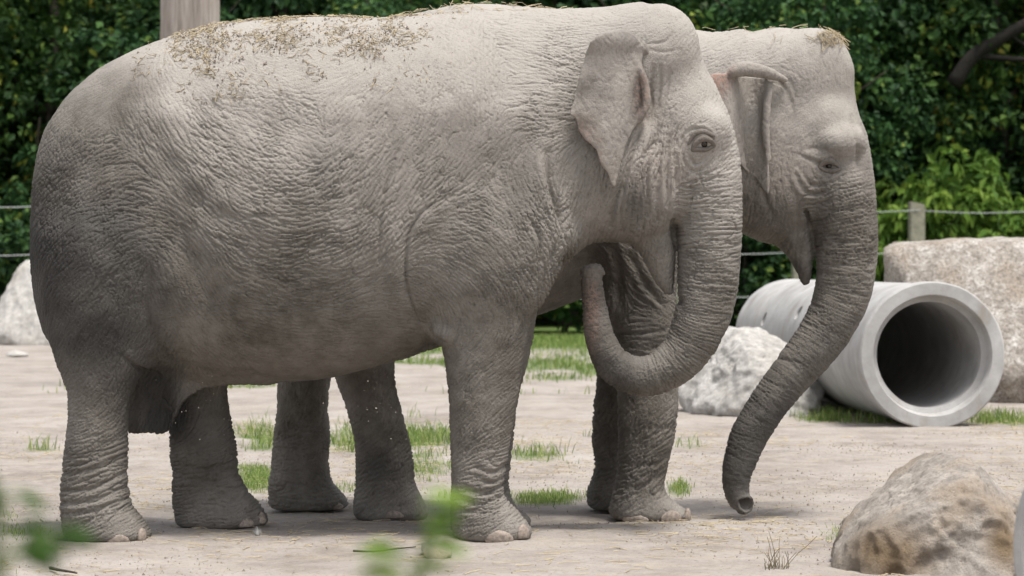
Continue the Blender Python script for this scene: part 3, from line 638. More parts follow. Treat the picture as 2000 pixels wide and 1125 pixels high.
el1, f1, bvh1, V1, N1 = build_elephant('elephant', 'wrinkled grey elephant with its trunk curled back under its chin, straw on its back', D1, g1,
    [((pinkfun1, lambda U, T: .95 * np.exp(-((U - 1248 + (T - 190) * .05) / 15) ** 2 - ((T - 185) / 52) ** 4) + .35 * np.exp(-((U - 1225) / 45) ** 2 - ((T - 66) / 16) ** 2)), None, ear1, None)], ctrl1, [([(x, y, r) for x, y, r, _ in trunk1[2:]], 10.5, 1.45, .08)], [(1366, 288, 34)],  # brown ear canal, the dark of its recess painted on
    strokes1, swells1, folds1, box1, 12.2, 11, M_skin1, split1, dust_shade1, wet_shade1, pink1)
for a in ((975, 1047, 56, 34, D1 - .3), (1023, 1040, 34, 40, D1 - .3), (242, 1050, 44, 28, D1 - .3), (285, 1045, 30, 34, D1 - .3), (184, 1057, 36, 16, D1 - .3), (488, 1019, 34, 26, D1 + .29), (516, 1014, 18, 32, D1 + .29)):
    nail(el1, bvh1, *a)
eye_ball(el1, bvh1, 1368, 284, D1, .022, .012)
for pts in (((1346, 297, 4), (1352, 284, 6), (1366, 275, 7), (1380, 279, 6), (1388, 287, 4)), ((1346, 297, 4), (1358, 296, 5), (1372, 296, 5), (1388, 288, 4)), ((1338, 286, 3), (1350, 267, 5), (1368, 262, 6), (1386, 270, 4))):
    eyelid(el1, bvh1, M_skin1, pts, D1)

# ---- second elephant, behind the first, head a little turned to the viewer
D2 = 13.68; ZF2 = -.03
def E2(px, py, dy, rx, rz, ry): return E(px, py, dy, rx, rz, ry, D2)
def CH2(pts, n=4, ky=1.0): return CH(pts, n, ky, D2)
torso2 = loft_x([(445, 350, 520, .06), (455, 270, 590, .18), (480, 200, 640, .30), (550, 110, 670, .45), (650, 60, 680, .52), (760, 40, 672, .55), (850, 18, 660, .56), (930, 8, 645, .56), (1030, 14, 622, .53), (1120, 22, 590, .46),
                 (1220, 36, 545, .38), (1320, 52, 490, .31), (1400, 64, 440, .26), (1450, 66, 380, .2)], D2)
trunk2 = [(1610, 250, 70, -.10), (1632, 320, 70, -.13), (1645, 400, 66, -.15), (1654, 470, 60, -.16), (1651, 545, 56, -.16), (1630, 615, 51, -.17), (1594, 672, 47, -.18), (1550, 727, 42, -.19), (1504, 785, 38.5, -.2),
          (1466, 845, 36, -.21), (1446, 900, 32, -.22), (1438, 940, 27, -.23), (1441, 968, 23, -.24), (1452, 984, 20, -.26)]
g2 = [
 (.06, [(torso2, .05)]),
 (.10, [(loft_z([(480, 560, 790, .20), (580, 590, 785, .2), (680, 632, 772, .185), (740, 655, 772, .17), (800, 676, 785, .16), (850, 690, 798, .155), (900, 694, 808, .155), (945, 694, 812, .16), (978, 690, 828, .17), (1005, 690, 838, .18), (1040, 692, 840, .18)], D2 - .29, ZF2), .05)]),
 (.10, [(loft_z([(480, 500, 720, .20), (580, 525, 690, .2), (680, 540, 662, .18), (740, 542, 646, .16), (800, 540, 641, .15), (850, 534, 646, .15), (900, 530, 642, .15), (940, 525, 650, .16), (968, 523, 674, .17), (990, 524, 682, .175), (1030, 526, 682, .175)], D2 + .29, ZF2), .05)]),
 (.06, [(loft_z([(400, 1150, 1345, .18), (470, 1162, 1325, .19), (540, 1180, 1320, .185), (600, 1190, 1321, .175), (700, 1200, 1323, .165), (780, 1205, 1325, .16), (850, 1207, 1318, .155), (900, 1206, 1306, .15), (940, 1202, 1298, .152), (968, 1194, 1306, .16),
          (990, 1190, 1334, .175), (1010, 1190, 1350, .185), (1050, 1192, 1352, .185)], D2 - .27, ZF2), .06), (E2(1235, 430, -.22, 110, 150, .2), .1), (E2(1192, 585, -.3, 20, 40, .1), .04)]),
 (.08, [(loft_z([(420, 1120, 1310, .18), (540, 1140, 1285, .17), (640, 1155, 1275, .16), (740, 1164, 1268, .145), (800, 1158, 1265, .14), (850, 1155, 1262, .14), (895, 1160, 1258, .138), (930, 1157, 1258, .145), (958, 1146, 1275, .16), (985, 1146, 1300, .17), (1030, 1148, 1302, .17)], D2 + .27, ZF2), .05)]),
 (.07, [(E2(1525, 160, 0, 122, 106, .27), .06), (E2(1585, 150, -.10, 78, 92, .15), .06), (E2(1600, 165, .12, 66, 90, .14), .05), (E2(1565, 290, -.04, 105, 150, .26), .07), (E2(1530, 370, -.12, 88, 100, .19), .07), (E2(1520, 370, .12, 88, 100, .19), .07),
        (E2(1628, 284, -.255, 46, 36, .115), .04), (E2(1655, 300, .06, 46, 85, .15), .05), (E2(1510, 425, -.02, 66, 52, .2), .06), (E2(1440, 260, 0, 120, 190, .33), .08), (E2(1620, 230, -.02, 52, 90, .2), .06)]),
 (.018, [(CH2([(1520, 420, 54, -.06), (1548, 455, 40, -.09), (1562, 490, 26, -.11), (1570, 525, 16, -.12), (1572, 548, 9, -.12)], 4, 1.25), .02)]),
 (.04, [(CH2(trunk2, 4), .02)]),
 (-.006, [(CH2([(1446, 978, 9, -.27), (1460, 987, 13, -.30), (1475, 994, 17, -.34)], 3), .01)]),
 (-.04, [(E2(1610, 328, -.42, 30, 26, .10), .02), (E2(1560, 200, -.40, 50, 50, .12), .02)]),
 (-.012, [(CH2([(1576, 412, 4, -.30), (1585, 440, 5, -.28), (1592, 490, 5, -.25), (1594, 540, 6, -.24)], 3, 6.0), .02)]),
]
earpoly2 = [(1500, 150), (1470, 148), (1436, 146), (1400, 146), (1382, 152), (1392, 190), (1404, 240), (1418, 280), (1428, 302), (1446, 318), (1462, 336), (1480, 348), (1488, 362), (1502, 380), (1505, 350), (1502, 310), (1500, 270), (1502, 220), (1506, 180)]
DE2 = 13.3
def ey2(u, v):
    a = np.clip((1500 - u) / 115, -.1, 1.2); return D2 - .33 - .10 * np.clip(a, 0, 2) ** .8 + .075 * np.sin(np.clip((1500 - u) / 75, 0, 1) * math.pi * 1.2) + .02 * np.sin(v / 40.) * np.clip(a, 0, 1)
def et2(u, v, inner): return .009 + .010 * np.clip((u - 1470) / 35, 0, 1) + .004 * np.clip(inner / .05, 0, 1)
blade2 = slab(earpoly2, DE2, ey2, et2)
def pt2(x, y, dy): w = W(x, y, DE2); return (w[0], D2 + dy, w[2])
roll2 = chain([(*pt2(x, y, dy), r * D2 / FP) for x, y, r, dy in ((1540, 154, 4, -.285), (1520, 148, 8, -.335), (1496, 142, 12, -.385), (1470, 138, 13.5, -.425), (1446, 137, 15, -.445), (1430, 143, 12, -.455), (1421, 154, 4, -.455))], 4)
inner2 = chain([(*pt2(x, y, dy), r * D2 / FP) for x, y, r, dy in ((1506, 165, 7, -.33), (1499, 210, 8, -.345), (1497, 260, 8, -.345), (1502, 310, 6, -.335))], 4)
ear2 = [(blade2, .012), (roll2, .010), (inner2, .012)]
pinkfun2 = lambda U, T: 1.0 * np.clip((1440 - U) / 40, 0, 1) * np.clip((200 - T) / 50, 0, 1) + .3 * np.clip((1425 - U) / 30, 0, 1) + .06
ctrl2 = [(800,30,10,10,0.4,0.5),(1000,30,0,10,0.4,0.5),(1380,90,20,9,0.7,0.3),(1430,90,12,9,0.7,0.3),(1420,130,25,10,0.8,0.3),(1500,90,20,9,0.3,0.5),(1560,100,60,9,0.25,0.5),(1540,130,-40,10,0.8,0.5),(1560,170,-50,10,0.8,0.4),(1600,170,60,9,0.4,0.5),
 (1540,220,40,10,0.8,0.5),(1590,240,35,10,0.5,0.5),(1640,200,80,9,0.25,0.5),(1520,300,70,11,0.8,0.4),(1550,350,75,11,0.8,0.4),(1590,380,-60,10,0.7,0.4),(1530,400,-70,10,0.8,0.4),(1470,400,75,10,1,0.3),(1460,440,70,9,0.9,0.3),(1500,440,60,10,0.8,0.4),(1550,450,60,9,0.8,0.5),
 (1680,270,10,9,0.5,0.5),(1690,350,5,9,0.7,0.4),(1640,380,70,9,0.8,0.4),(1600,420,80,9,0.8,0.4),(1100,560,20,9,0.78,0.5),(1220,500,-45,11,1.1,0.4),(1270,520,-40,10,1,0.4),(1290,580,-35,11,0.9,0.4),(1210,590,80,11,1,0.4),(1250,650,10,14,0.72,0.4),(1250,700,-5,14,1.01,0.2),
 (1260,800,60,10,0.72,0.6),(1280,880,20,13,1.59,0.3),(1280,920,30,13,1.74,0.3),(1240,930,10,11,1.16,0.4),(1270,985,60,10,0.72,0.5),(1180,850,60,13,1.74,0.5),(1180,920,20,12,1.45,0.5),(590,800,80,10,0.87,0.6),(590,880,10,11,1.16,0.5),(590,930,5,11,1.3,0.4),(720,800,70,10,0.87,0.5),(740,900,30,11,1.16,0.5),(750,930,15,12,1.59,0.4),(760,970,40,10,1.01,0.5)]
strokes2 = [([(1498, 330), (1500, 380), (1520, 430)], 5, .009, .003), ([(1560, 340), (1575, 368), (1600, 376), (1618, 370)], 4, .008, .004), ([(1570, 330), (1590, 356), (1616, 356)], 3.5, .006, .003), ([(1598, 318), (1612, 322), (1628, 332)], 4, .010, .003),
 ([(1560, 300), (1590, 290), (1630, 300)], 6, .006), ([(1564, 395), (1566, 430), (1562, 470)], 5, .010), ([(1540, 170), (1550, 220), (1530, 260)], 4, .006), ([(1525, 150), (1548, 160), (1556, 190)], 3, .006), ([(1520, 155), (1535, 170), (1540, 200)], 3, .006),
 ([(1668, 230), (1676, 280), (1680, 330)], 6, .012), ([(1195, 480), (1210, 540), (1205, 600)], 7, .012, .004), ([(1230, 500), (1265, 560), (1300, 600)], 6, .010, .004), ([(1205, 655), (1260, 650), (1318, 640)], 3, .007), ([(1208, 690), (1260, 698), (1320, 692)], 3, .007),
 ([(1225, 950), (1260, 945), (1295, 925)], 4, .008, .003), ([(1250, 905), (1285, 905), (1308, 885)], 4, .007, .003), ([(1160, 840), (1185, 870), (1200, 905)], 6, .012), ([(1160, 930), (1200, 935)], 5, .010)]
folds2 = [([(1664, 225), (1672, 270), (1678, 330)], .02, 14, 4), ([(1560, 300), (1592, 312), (1632, 318)], .016, 20, 4), ([(1568, 352), (1590, 372), (1622, 368)][::-1], .014, 14, 3)]
swells2 = [(1640, 285, 26, 22, .012), (1590, 345, 28, 24, .010), (1615, 328, 14, 9, -.012), (1555, 250, 30, 30, -.008), (1690, 300, 20, 60, .008)]
box2 = (420, -20, 1760, 1060)
def dust_shade2(U, T, V, Nn):  # dust on the head; its downward fade paints shade on the legs
    n = fbm(V * 3.1, 4, 33); hd = np.clip((420 - T) / 260, 0, 1)
    return np.clip(.20 + .55 * hd + .18 * n + .22 * np.clip(Nn[:, 2], 0, 1), 0, 1)
def wet_shade2(U, T, V):  # dark trunk and lip; the foreleg's shade is painted into the colour
    n = fbm(V * 4, 4, 43)
    a = .6 * np.clip((T - 520) / 250, 0, 1) * np.clip((U - 1380) / 40, 0, 1) + .5 * np.exp(-((U - 1180) / 40) ** 2 - ((T - 860) / 120) ** 2) + .45 * np.exp(-((U - 740) / 40) ** 2 - ((T - 900) / 50) ** 2) + .35 * np.exp(-((U - 1568) / 18) ** 2 - ((T - 520) / 40) ** 2)
    b = .35 * np.exp(-((U - 1250) / 80) ** 2 - ((T - 620) / 140) ** 2)
    return np.clip((a + b) * (.9 + .6 * n), 0, .8)
def pink2(U, T, V): return .10 * np.exp(-((U - 1530) / 60) ** 2 - ((T - 330) / 60) ** 2)
def split2(c, n):
    u, v = uv_of(c, 13.3); return (n[:, 1] < .35) & (((u > 1370)) | ((u > 1130) & (v > 430)) | (v > 680) | (v < 60))
el2, f2, bvh2, V2, N2 = build_elephant('elephant', 'pale grey elephant behind its companion, trunk hanging forward with open tip, straw on crown', D2, g2,
    [((pinkfun2, lambda U, T: .6 * np.exp(-((U - 1415) / 18) ** 2 - ((T - 160) / 12) ** 2) + .3 * np.exp(-((U - 1492) / 9) ** 2 - ((T - 230) / 80) ** 2)), None, ear2, None)], ctrl2, [([(x, y, r) for x, y, r, _ in trunk2[2:]], 10, 1.45, .08)], [(1612, 330, 26)],  # shade in the recess under the ear's roll painted dark
    strokes2, swells2, folds2, box2, 13.3, 23, M_skin2, split2, dust_shade2, wet_shade2, pink2, .0132, ZF2)
for a in ((1238, 1010, 54, 20, D2 - .27), (1308, 1008, 46, 30, D2 - .27), (1341, 1008, 22, 34, D2 - .27), (772, 1002, 40, 20, D2 - .29), (662, 988, 24, 18, D2 + .29)):
    nail(el2, bvh2, *a)
eye_ball(el2, bvh2, 1606, 328, D2, .020, .014)
for pts in (((1588, 330, 4), (1596, 321, 6), (1608, 319, 7), (1620, 326, 5), (1626, 334, 3)), ((1588, 331, 4), (1600, 337, 6), (1614, 338, 5), (1626, 335, 3))):
    eyelid(el2, bvh2, M_skin2, pts, D2)
# ------------------------------------------------------------------ ground
def gz(x, y):
    """height of the yard"""
    x = np.asarray(x, float); y = np.asarray(y, float)
    s = np.clip((y - 12.75) / .55, 0, 1); s = s * s * (3 - 2 * s)
    back = np.clip((y - 15) / 3, 0, 1)
    return -.03 * s * (1 - back)
def grass_amount(x, y):
    """how much green grows at a place (0..1)"""
    x = np.asarray(x, float); y = np.asarray(y, float); P = np.stack([x, y, x * 0], -1).reshape(-1, 3)
    n = fbm(P * .55, 4, 71).reshape(x.shape); n2 = fbm(P * 1.7, 3, 73).reshape(x.shape)
    u = 1000 + x / y * FP; v = HY + FP * EYE / np.maximum(y, 1)
    far = np.clip((y - 25) / 3, 0, 1) * np.clip((n + .25) * 2.5, 0, 1) * np.clip((x + 5.2) / 1.5, 0, 1)
    strip = np.clip((y - 38) / 3, 0, 1) * np.clip((x + 6.5) / 1.2, 0, 1)
    def blob(px, py, rx, ry): return np.exp(-((u - px) / rx) ** 2 - ((v - py) / ry) ** 2)
    b = 1.1 * blob(500, 880, 45, 55) + .8 * blob(505, 940, 40, 22) + .9 * blob(1070, 962, 70, 14) + .8 * blob(1325, 940, 22, 16) + .85 * blob(820, 870, 80, 50) + .8 * blob(670, 890, 40, 60) + .6 * blob(870, 958, 40, 14) \
      + .7 * blob(1040, 880, 70, 22) + .7 * blob(80, 880, 40, 10) + .85 * blob(1090, 715, 90, 34) + 1.1 * blob(1620, 812, 60, 12) + 1.2 * blob(1960, 826, 70, 16) + .9 * blob(1740, 822, 90, 7) + .9 * blob(1385, 782, 40, 12) + .8 * blob(1450, 797, 40, 8) \
      + .4 * blob(60, 1105, 50, 14) + .45 * blob(1650, 1040, 40, 30) + .5 * blob(1985, 935, 30, 10) + .6 * blob(30, 1030, 50, 30) + .6 * blob(760, 900, 60, 50) + .45 * blob(1150, 860, 60, 20) + .4 * blob(1350, 860, 50, 20)
    return np.clip(np.maximum(np.maximum(far * .8, strip), b * np.clip(.65 + 1.2 * n2, 0, 1.3)), 0, 1)
def axis_steps(parts): return np.unique(np.round(np.concatenate([np.arange(a, b, s) for a, b, s in parts]), 4))
gx = axis_steps([(-400, -40, 40), (-40, -12, 4), (-12, -4.5, .5), (-4.5, 4.5, .045), (4.5, 12, .5), (12, 40, 4), (40, 401, 40)])
gy = axis_steps([(-60, -4, 8), (-4, 8, 1), (8, 10, .2), (10, 16, .045), (16, 24, .11), (24, 50, .35), (50, 80, 3), (80, 700, 60)])
GX, GY = np.meshgrid(gx, gy, indexing='ij'); P = np.stack([GX.ravel(), GY.ravel(), GX.ravel() * 0], 1)
inner = ((np.abs(P[:, 0]) < 8) & (P[:, 1] > 7) & (P[:, 1] < 50)).astype(float)
GZ = gz(P[:, 0], P[:, 1]) + inner * (.012 * fbm(P * 1.3, 3, 51) + .008 * fbm(P * 6, 3, 52) - .004)
idx = np.arange(len(P)).reshape(GX.shape)
Q = np.stack([idx[:-1, :-1], idx[1:, :-1], idx[1:, 1:], idx[:-1, 1:]], -1).reshape(-1, 4)
gme = mesh_np('ground', np.stack([P[:, 0], P[:, 1], GZ], 1), [Q])
set_attr(gme, 'grass', grass_amount(P[:, 0], np.maximum(P[:, 1], .5)))
m_g, nt, b = mat('trampled_dirt'); L = nt.links.new
a1 = noise(nt, .9, 7, .65); a2 = noise(nt, 7, 6, .7); a3 = noise(nt, 45, 5, .75); a4 = noise(nt, 5, 6, .75, stretch=(.35, 1.6, 1)); a5 = noise(nt, 150, 3, .7)
col = ramp(nt, a1.outputs[0], [(.32, (.19, .165, .147)), (.5, (.295, .264, .24)), (.66, (.37, .337, .31))]).outputs[0]
col = mix(nt, ramp(nt, a2.outputs[0], [(.42, (0, 0, 0)), (.72, (.7, .7, .7))]).outputs[0], col, (.38, .342, .302))
col = mix(nt, ramp(nt, a4.outputs[0], [(.52, (0, 0, 0)), (.66, (.55, .55, .55))]).outputs[0], col, (.40, .346, .258))
a6 = noise(nt, 2.6, 7, .72); col = mix(nt, ramp(nt, a6.outputs[0], [(.52, (0, 0, 0)), (.68, (.6, .6, .6))]).outputs[0], col, (.20, .168, .14))
col = mix(nt, ramp(nt, a3.outputs[0], [(.30, (.8, .8, .8)), (.46, (0, 0, 0))]).outputs[0], col, (.15, .12, .095))
col = mix(nt, ramp(nt, a5.outputs[0], [(.62, (0, 0, 0)), (.72, (.5, .5, .5))]).outputs[0], col, (.56, .50, .44))
gm = N(nt, 'Math', operation='MULTIPLY_ADD'); L(a2.outputs[0], gm.inputs[0]); gm.inputs[1].default_value = 1.3
gs = N(nt, 'Math', operation='MULTIPLY_ADD'); L(attr(nt, 'grass'), gs.inputs[0]); gs.inputs[1].default_value = 1.35; gs.inputs[2].default_value = -1.0; L(gs.outputs[0], gm.inputs[2]); gm.use_clamp = True
col = mix(nt, gm.outputs[0], col, ramp(nt, a3.outputs[0], [(.35, (.045, .085, .02)), (.65, (.13, .19, .05))]).outputs[0])
L(col, b.inputs['Base Color']); b.inputs['Roughness'].default_value = .95; b.inputs['Specular IOR Level'].default_value = .1
p = bump(nt, b, a2.outputs[0], .5, .03); p = bump(nt, b, a3.outputs[0], .6, .012, p); bump(nt, b, a5.outputs[0], .4, .005, p)
tag(link('ground', gme, m_g), kind='structure')

def tube_mesh(bm, pts, sides=8):
    """tapered tube through (Vector, radius) points, closed at both ends"""
    rings = []; up0 = None
    for i, (p, r) in enumerate(pts):
        a = pts[max(i - 1, 0)][0]; c = pts[min(i + 1, len(pts) - 1)][0]; d = (Vector(c) - Vector(a)).normalized()
        u = up0 if up0 is not None else (Vector((0, 0, 1)) if abs(d.z) < .9 else Vector((1, 0, 0)))
        x = d.cross(u).normalized(); y = x.cross(d).normalized(); up0 = y
        rings.append([bm.verts.new(Vector(p) + x * (r * math.cos(t)) + y * (r * math.sin(t))) for t in (2 * math.pi * k / sides for k in range(sides))])
    for A, B in zip(rings[:-1], rings[1:]):
        for k in range(sides): bm.faces.new((A[k], A[(k + 1) % sides], B[(k + 1) % sides], B[k]))
    bm.faces.new(rings[0][::-1]); bm.faces.new(rings[-1])
def bm_mesh(name, bm, smooth=True):
    bmesh.ops.recalc_face_normals(bm, faces=bm.faces); me = bpy.data.meshes.new(name); bm.to_mesh(me); bm.free()
    if smooth: me.polygons.foreach_set('use_smooth', [True] * len(me.polygons))
    return me

# ------------------------------------------------------------------ rocks
def rock_material(name, pale, grey, ochre, och=.5, bdist=.02, pits=.0, sc=1.0):
    m, nt, b = mat(name); n1 = noise(nt, 2.2 * sc, 7, .65); n2 = noise(nt, 9 * sc, 8, .75); n3 = noise(nt, 38 * sc, 6, .75)
    c = ramp(nt, n2.outputs[0], [(.3, tuple(x * .62 for x in grey)), (.5, grey), (.68, pale)]).outputs[0]
    c = mix(nt, ramp(nt, n1.outputs[0], [(.5, (0, 0, 0)), (.64, (och,) * 3)]).outputs[0], c, ochre)
    st = N(nt, 'Math', operation='MULTIPLY_ADD'); nt.links.new(n2.outputs[0], st.inputs[0]); st.inputs[1].default_value = .9; sm = N(nt, 'Math', operation='MULTIPLY_ADD'); nt.links.new(attr(nt, 'stain'), sm.inputs[0]); sm.inputs[1].default_value = 1.5; sm.inputs[2].default_value = -.75; nt.links.new(sm.outputs[0], st.inputs[2]); st.use_clamp = True
    c = mix(nt, st.outputs[0], c, tuple(x * .72 for x in ochre))
    c = mix(nt, ramp(nt, n3.outputs[0], [(.30, (.6 + pits, .6 + pits, .6 + pits)), (.44 + pits * .3, (0, 0, 0))]).outputs[0], c, (.13, .115, .09))
    nt.links.new(c, b.inputs['Base Color']); b.inputs['Roughness'].default_value = .93; b.inputs['Specular IOR Level'].default_value = .12
    p = bump(nt, b, n2.outputs[0], .8, bdist); bump(nt, b, n3.outputs[0], .7, bdist * .4, p)
    return m
def rock(name, label, hull, mtl, sub=5, soft=22., rough=.05, seed=1, freq=3.0, stains=(), grow=1.03, cutlo=.78):
    """boulder: the rounded hull of some points, broken up by facets and grain"""
    pts = np.array(hull, float); pts[:, :2] = pts[:, :2].mean(0) + (pts[:, :2] - pts[:, :2].mean(0)) * grow; bm = bmesh.new()
    for q in pts: bm.verts.new(q)
    bmesh.ops.convex_hull(bm, input=bm.verts[:]); bmesh.ops.recalc_face_normals(bm, faces=bm.faces)
    c = pts.mean(0); nr = np.array([f.normal for f in bm.faces]); of = np.array([(np.array(f.verts[0].co) - c) @ np.array(f.normal) for f in bm.faces]); bm.free()
    bm = bmesh.new(); bmesh.ops.create_icosphere(bm, subdivisions=sub, radius=1); Dv = np.array([v.co for v in bm.verts]); F = np.array([[v.index for v in f.verts] for f in bm.faces]); bm.free()
    size = np.ptp(pts, axis=0).max()
    t = np.maximum(Dv @ nr.T, 1e-3) / np.maximum(of, size * .02)          # 1/r for each plane
    r = 1 / (np.log(np.exp(soft * (t * size - (t * size).max(1, keepdims=True))).sum(1)) / soft / size + t.max(1))
    Pp = Dv * r[:, None]; q = (Pp + c) * freq / size * 2
    fac = fbm(q, 4, seed); rid = 1 - np.abs(fbm(q * 1.7 + 5, 4, seed + 7)) * 2
    cell = vnoise(np.floor(q * 2.2 + fbm(q * 1.5, 2, seed + 3)[:, None] * .8) + .5, seed + 9)
    # broken faces: a second set of random cleavage planes cut into the mass
    rg_ = np.random.default_rng(seed); pn = rg_.normal(size=(26, 3)); pn /= np.linalg.norm(pn, axis=1)[:, None]; warp = Dv + .10 * np.stack([fbm(q * 1.1 + 3 * k, 2, seed + k) for k in range(3)], 1)
    lim = np.interp(np.linspace(0, 1, 26), [0, 1], [cutlo, 1.0]); sup = (Pp @ pn.T).max(0) * lim
    cut = np.min(np.where(warp @ pn.T > .05, sup / np.maximum(warp @ pn.T, .05), 9e9), 1); r = np.minimum(r, cut)
    r2 = r * (1 + rough * (fac * .5 + rid * .32 + cell * .22)) + size * rough * .05 * fbm(q * 7, 3, seed + 13)
    V = Dv * r2[:, None]
    me = mesh_np(name, V, [F]); set_attr(me, 'stain', np.clip(sum([np.exp(-(((V + c - np.array(sc)) / np.array(sr)) ** 2).sum(1)) for sc, sr in stains]) if stains else np.zeros(len(V)), 0, 1))
    o = link(name, me, mtl); o.location = c
    return tag(o, label, 'rock')
def base_pts(pairs, z=-.12): return [(x, y, z) for x, y in pairs]
M_rock = rock_material('limestone', (.66, .60, .54), (.43, .385, .34), (.34, .25, .16), .6, .06)
M_rockw = rock_material('white_limestone', (.68, .66, .63), (.47, .45, .42), (.44, .40, .33), .35, .05)
M_slab = rock_material('pitted_stone', (.78, .75, .71), (.47, .42, .37), (.28, .20, .125), .6, .06, .4, .8)
def wp(*a): return [tuple(W(*q)) for q in a]
rock('boulder', 'beige boulder with a brown face on the dirt beside the concrete ring', wp((1832, 886, 11.35), (1872, 878, 11.3), (1902, 898, 11.2), (1988, 962, 11.35), (1975, 1000, 11.0), (1640, 1060, 11.15), (1690, 990, 11.3), (1775, 930, 11.5), (1730, 1045, 10.9), (1625, 1085, 11.3), (1890, 935, 10.95), (1795, 998, 10.80), (1705, 1046, 10.80), (1935, 1010, 10.75), (1790, 892, 11.5), (1655, 1012, 11.4))
     + base_pts([(1.44, 11.0), (1.60, 10.75), (2.10, 10.6), (2.3, 10.8), (2.35, 11.5), (1.7, 11.9)]), M_rock, 6, 90., .13, 17, 2.4, [(W(1735, 1085, 10.85), (.22, .3, .17)), (W(1960, 1060, 10.8), (.10, .3, .14))], 1.05, .84)
rock('boulder', 'white craggy limestone boulder lying in front of the pierced concrete pipe', wp((1425, 632, 23.1), (1455, 622, 23.2), (1540, 652, 23.3), (1558, 690, 22.7), (1588, 742, 22.7), (1585, 790, 22.6), (1360, 720, 22.9), (1390, 665, 23), (1335, 765, 22.9), (1470, 700, 22.2), (1520, 760, 22.1))
     + base_pts([(1.62, 22.9), (1.9, 22.1), (2.5, 21.95), (2.8, 22.4), (2.75, 23.2), (1.8, 23.6)]), M_rockw, 6, 60., .15, 11, 2.0, (), 1.12)
rock('boulder', 'tall pale boulder standing in front of the cable fence', wp((48, 505, 42.4), (70, 497, 42.5), (105, 505, 42.6), (140, 540, 42.6), (38, 545, 42.3), (15, 610, 42.1), (90, 560, 41.9), (165, 600, 42.4))
     + base_pts([(-9.4, 42.2), (-8.9, 41.5), (-7.6, 41.5), (-7.2, 42.5), (-7.9, 43.3), (-9.2, 43.2)]), M_rockw, 5, 30., .08, 23, 2.4)
rock('stone_block', 'huge pitted stone block with a flat white top behind the pipe', wp((1729, 488, 25.2), (1736, 476, 25.5), (1860, 472, 25.1), (2200, 466, 25.0), (2200, 500, 24.9), (1731, 520, 25.3), (1745, 548, 25.4), (1765, 466, 27.3), (2200, 462, 27.3), (1800, 600, 25.2), (1900, 520, 24.9), (2000, 700, 24.3), (1960, 780, 24.2))
     + base_pts([(4.4, 25.2), (4.85, 24.15), (6.3, 24.1), (6.3, 27), (4.3, 27)]), M_slab, 5, 60., .035, 31, 7.0)
rock('stone', 'fist-sized grey stone lying by the front foot behind the green sprig', wp((820, 1062, 11.6), (850, 1050, 11.6), (880, 1066, 11.6), (886, 1085, 11.5), (858, 1105, 11.35), (826, 1092, 11.4), (850, 1058, 11.8), (840, 1090, 11.7)), M_rock, 4, 26., .05, 5)
rock('stone', 'small glassy white lump of quartz by the hind toes', wp((492, 1040, 12.35), (502, 1026, 12.4), (514, 1038, 12.4), (512, 1052, 12.3), (494, 1053, 12.3), (503, 1040, 12.2), (505, 1040, 12.5)), M_rockw, 4, 30., .08, 6)
rock('stone', 'flat pale stone on bare ground in front of the tall boulder', wp((8, 690, 37), (30, 683, 37.3), (60, 690, 37), (58, 698, 36.7), (12, 700, 36.6), (35, 697, 36.3), (30, 692, 37.8)), M_rockw, 4, 26., .05, 8)

# ------------------------------------------------------------------ concrete pipes
def concrete(name, seed=0):
    m, nt, b = mat(name); n1 = noise(nt, 3, 7, .65); n2 = noise(nt, 18, 6, .7); n3 = noise(nt, 110, 4, .7); n4 = noise(nt, 4, 6, .7, stretch=(1, 1, .3))
    c = ramp(nt, n1.outputs[0], [(.3, (.30, .292, .28)), (.6, (.43, .422, .41)), (.75, (.52, .512, .50))]).outputs[0]
    c = mix(nt, ramp(nt, n4.outputs[0], [(.55, (0, 0, 0)), (.68, (.55, .55, .55))]).outputs[0], c, (.29, .25, .20))
    c = mix(nt, ramp(nt, n3.outputs[0], [(.28, (.5, .5, .5)), (.38, (0, 0, 0))]).outputs[0], c, (.16, .15, .14))
    nt.links.new(c, b.inputs['Base Color']); b.inputs['Roughness'].default_value = .85
    p = bump(nt, b, n2.outputs[0], .35, .01); bump(nt, b, n3.outputs[0], .3, .003, p); return m
M_conc = concrete('concrete')
def ring_lathe(prof, n=96):
    """closed profile (radius, along) turned about the X axis"""
    A = np.linspace(0, 2 * math.pi, n, endpoint=False); m = len(prof); V = []
    for t in A:
        for r, a in prof: V.append((a, r * math.cos(t), r * math.sin(t)))
    F = [(i * m + j, i * m + (j + 1) % m, ((i + 1) % n) * m + (j + 1) % m, ((i + 1) % n) * m + j) for i in range(n) for j in range(m)]
    return np.array(V), np.array(F)
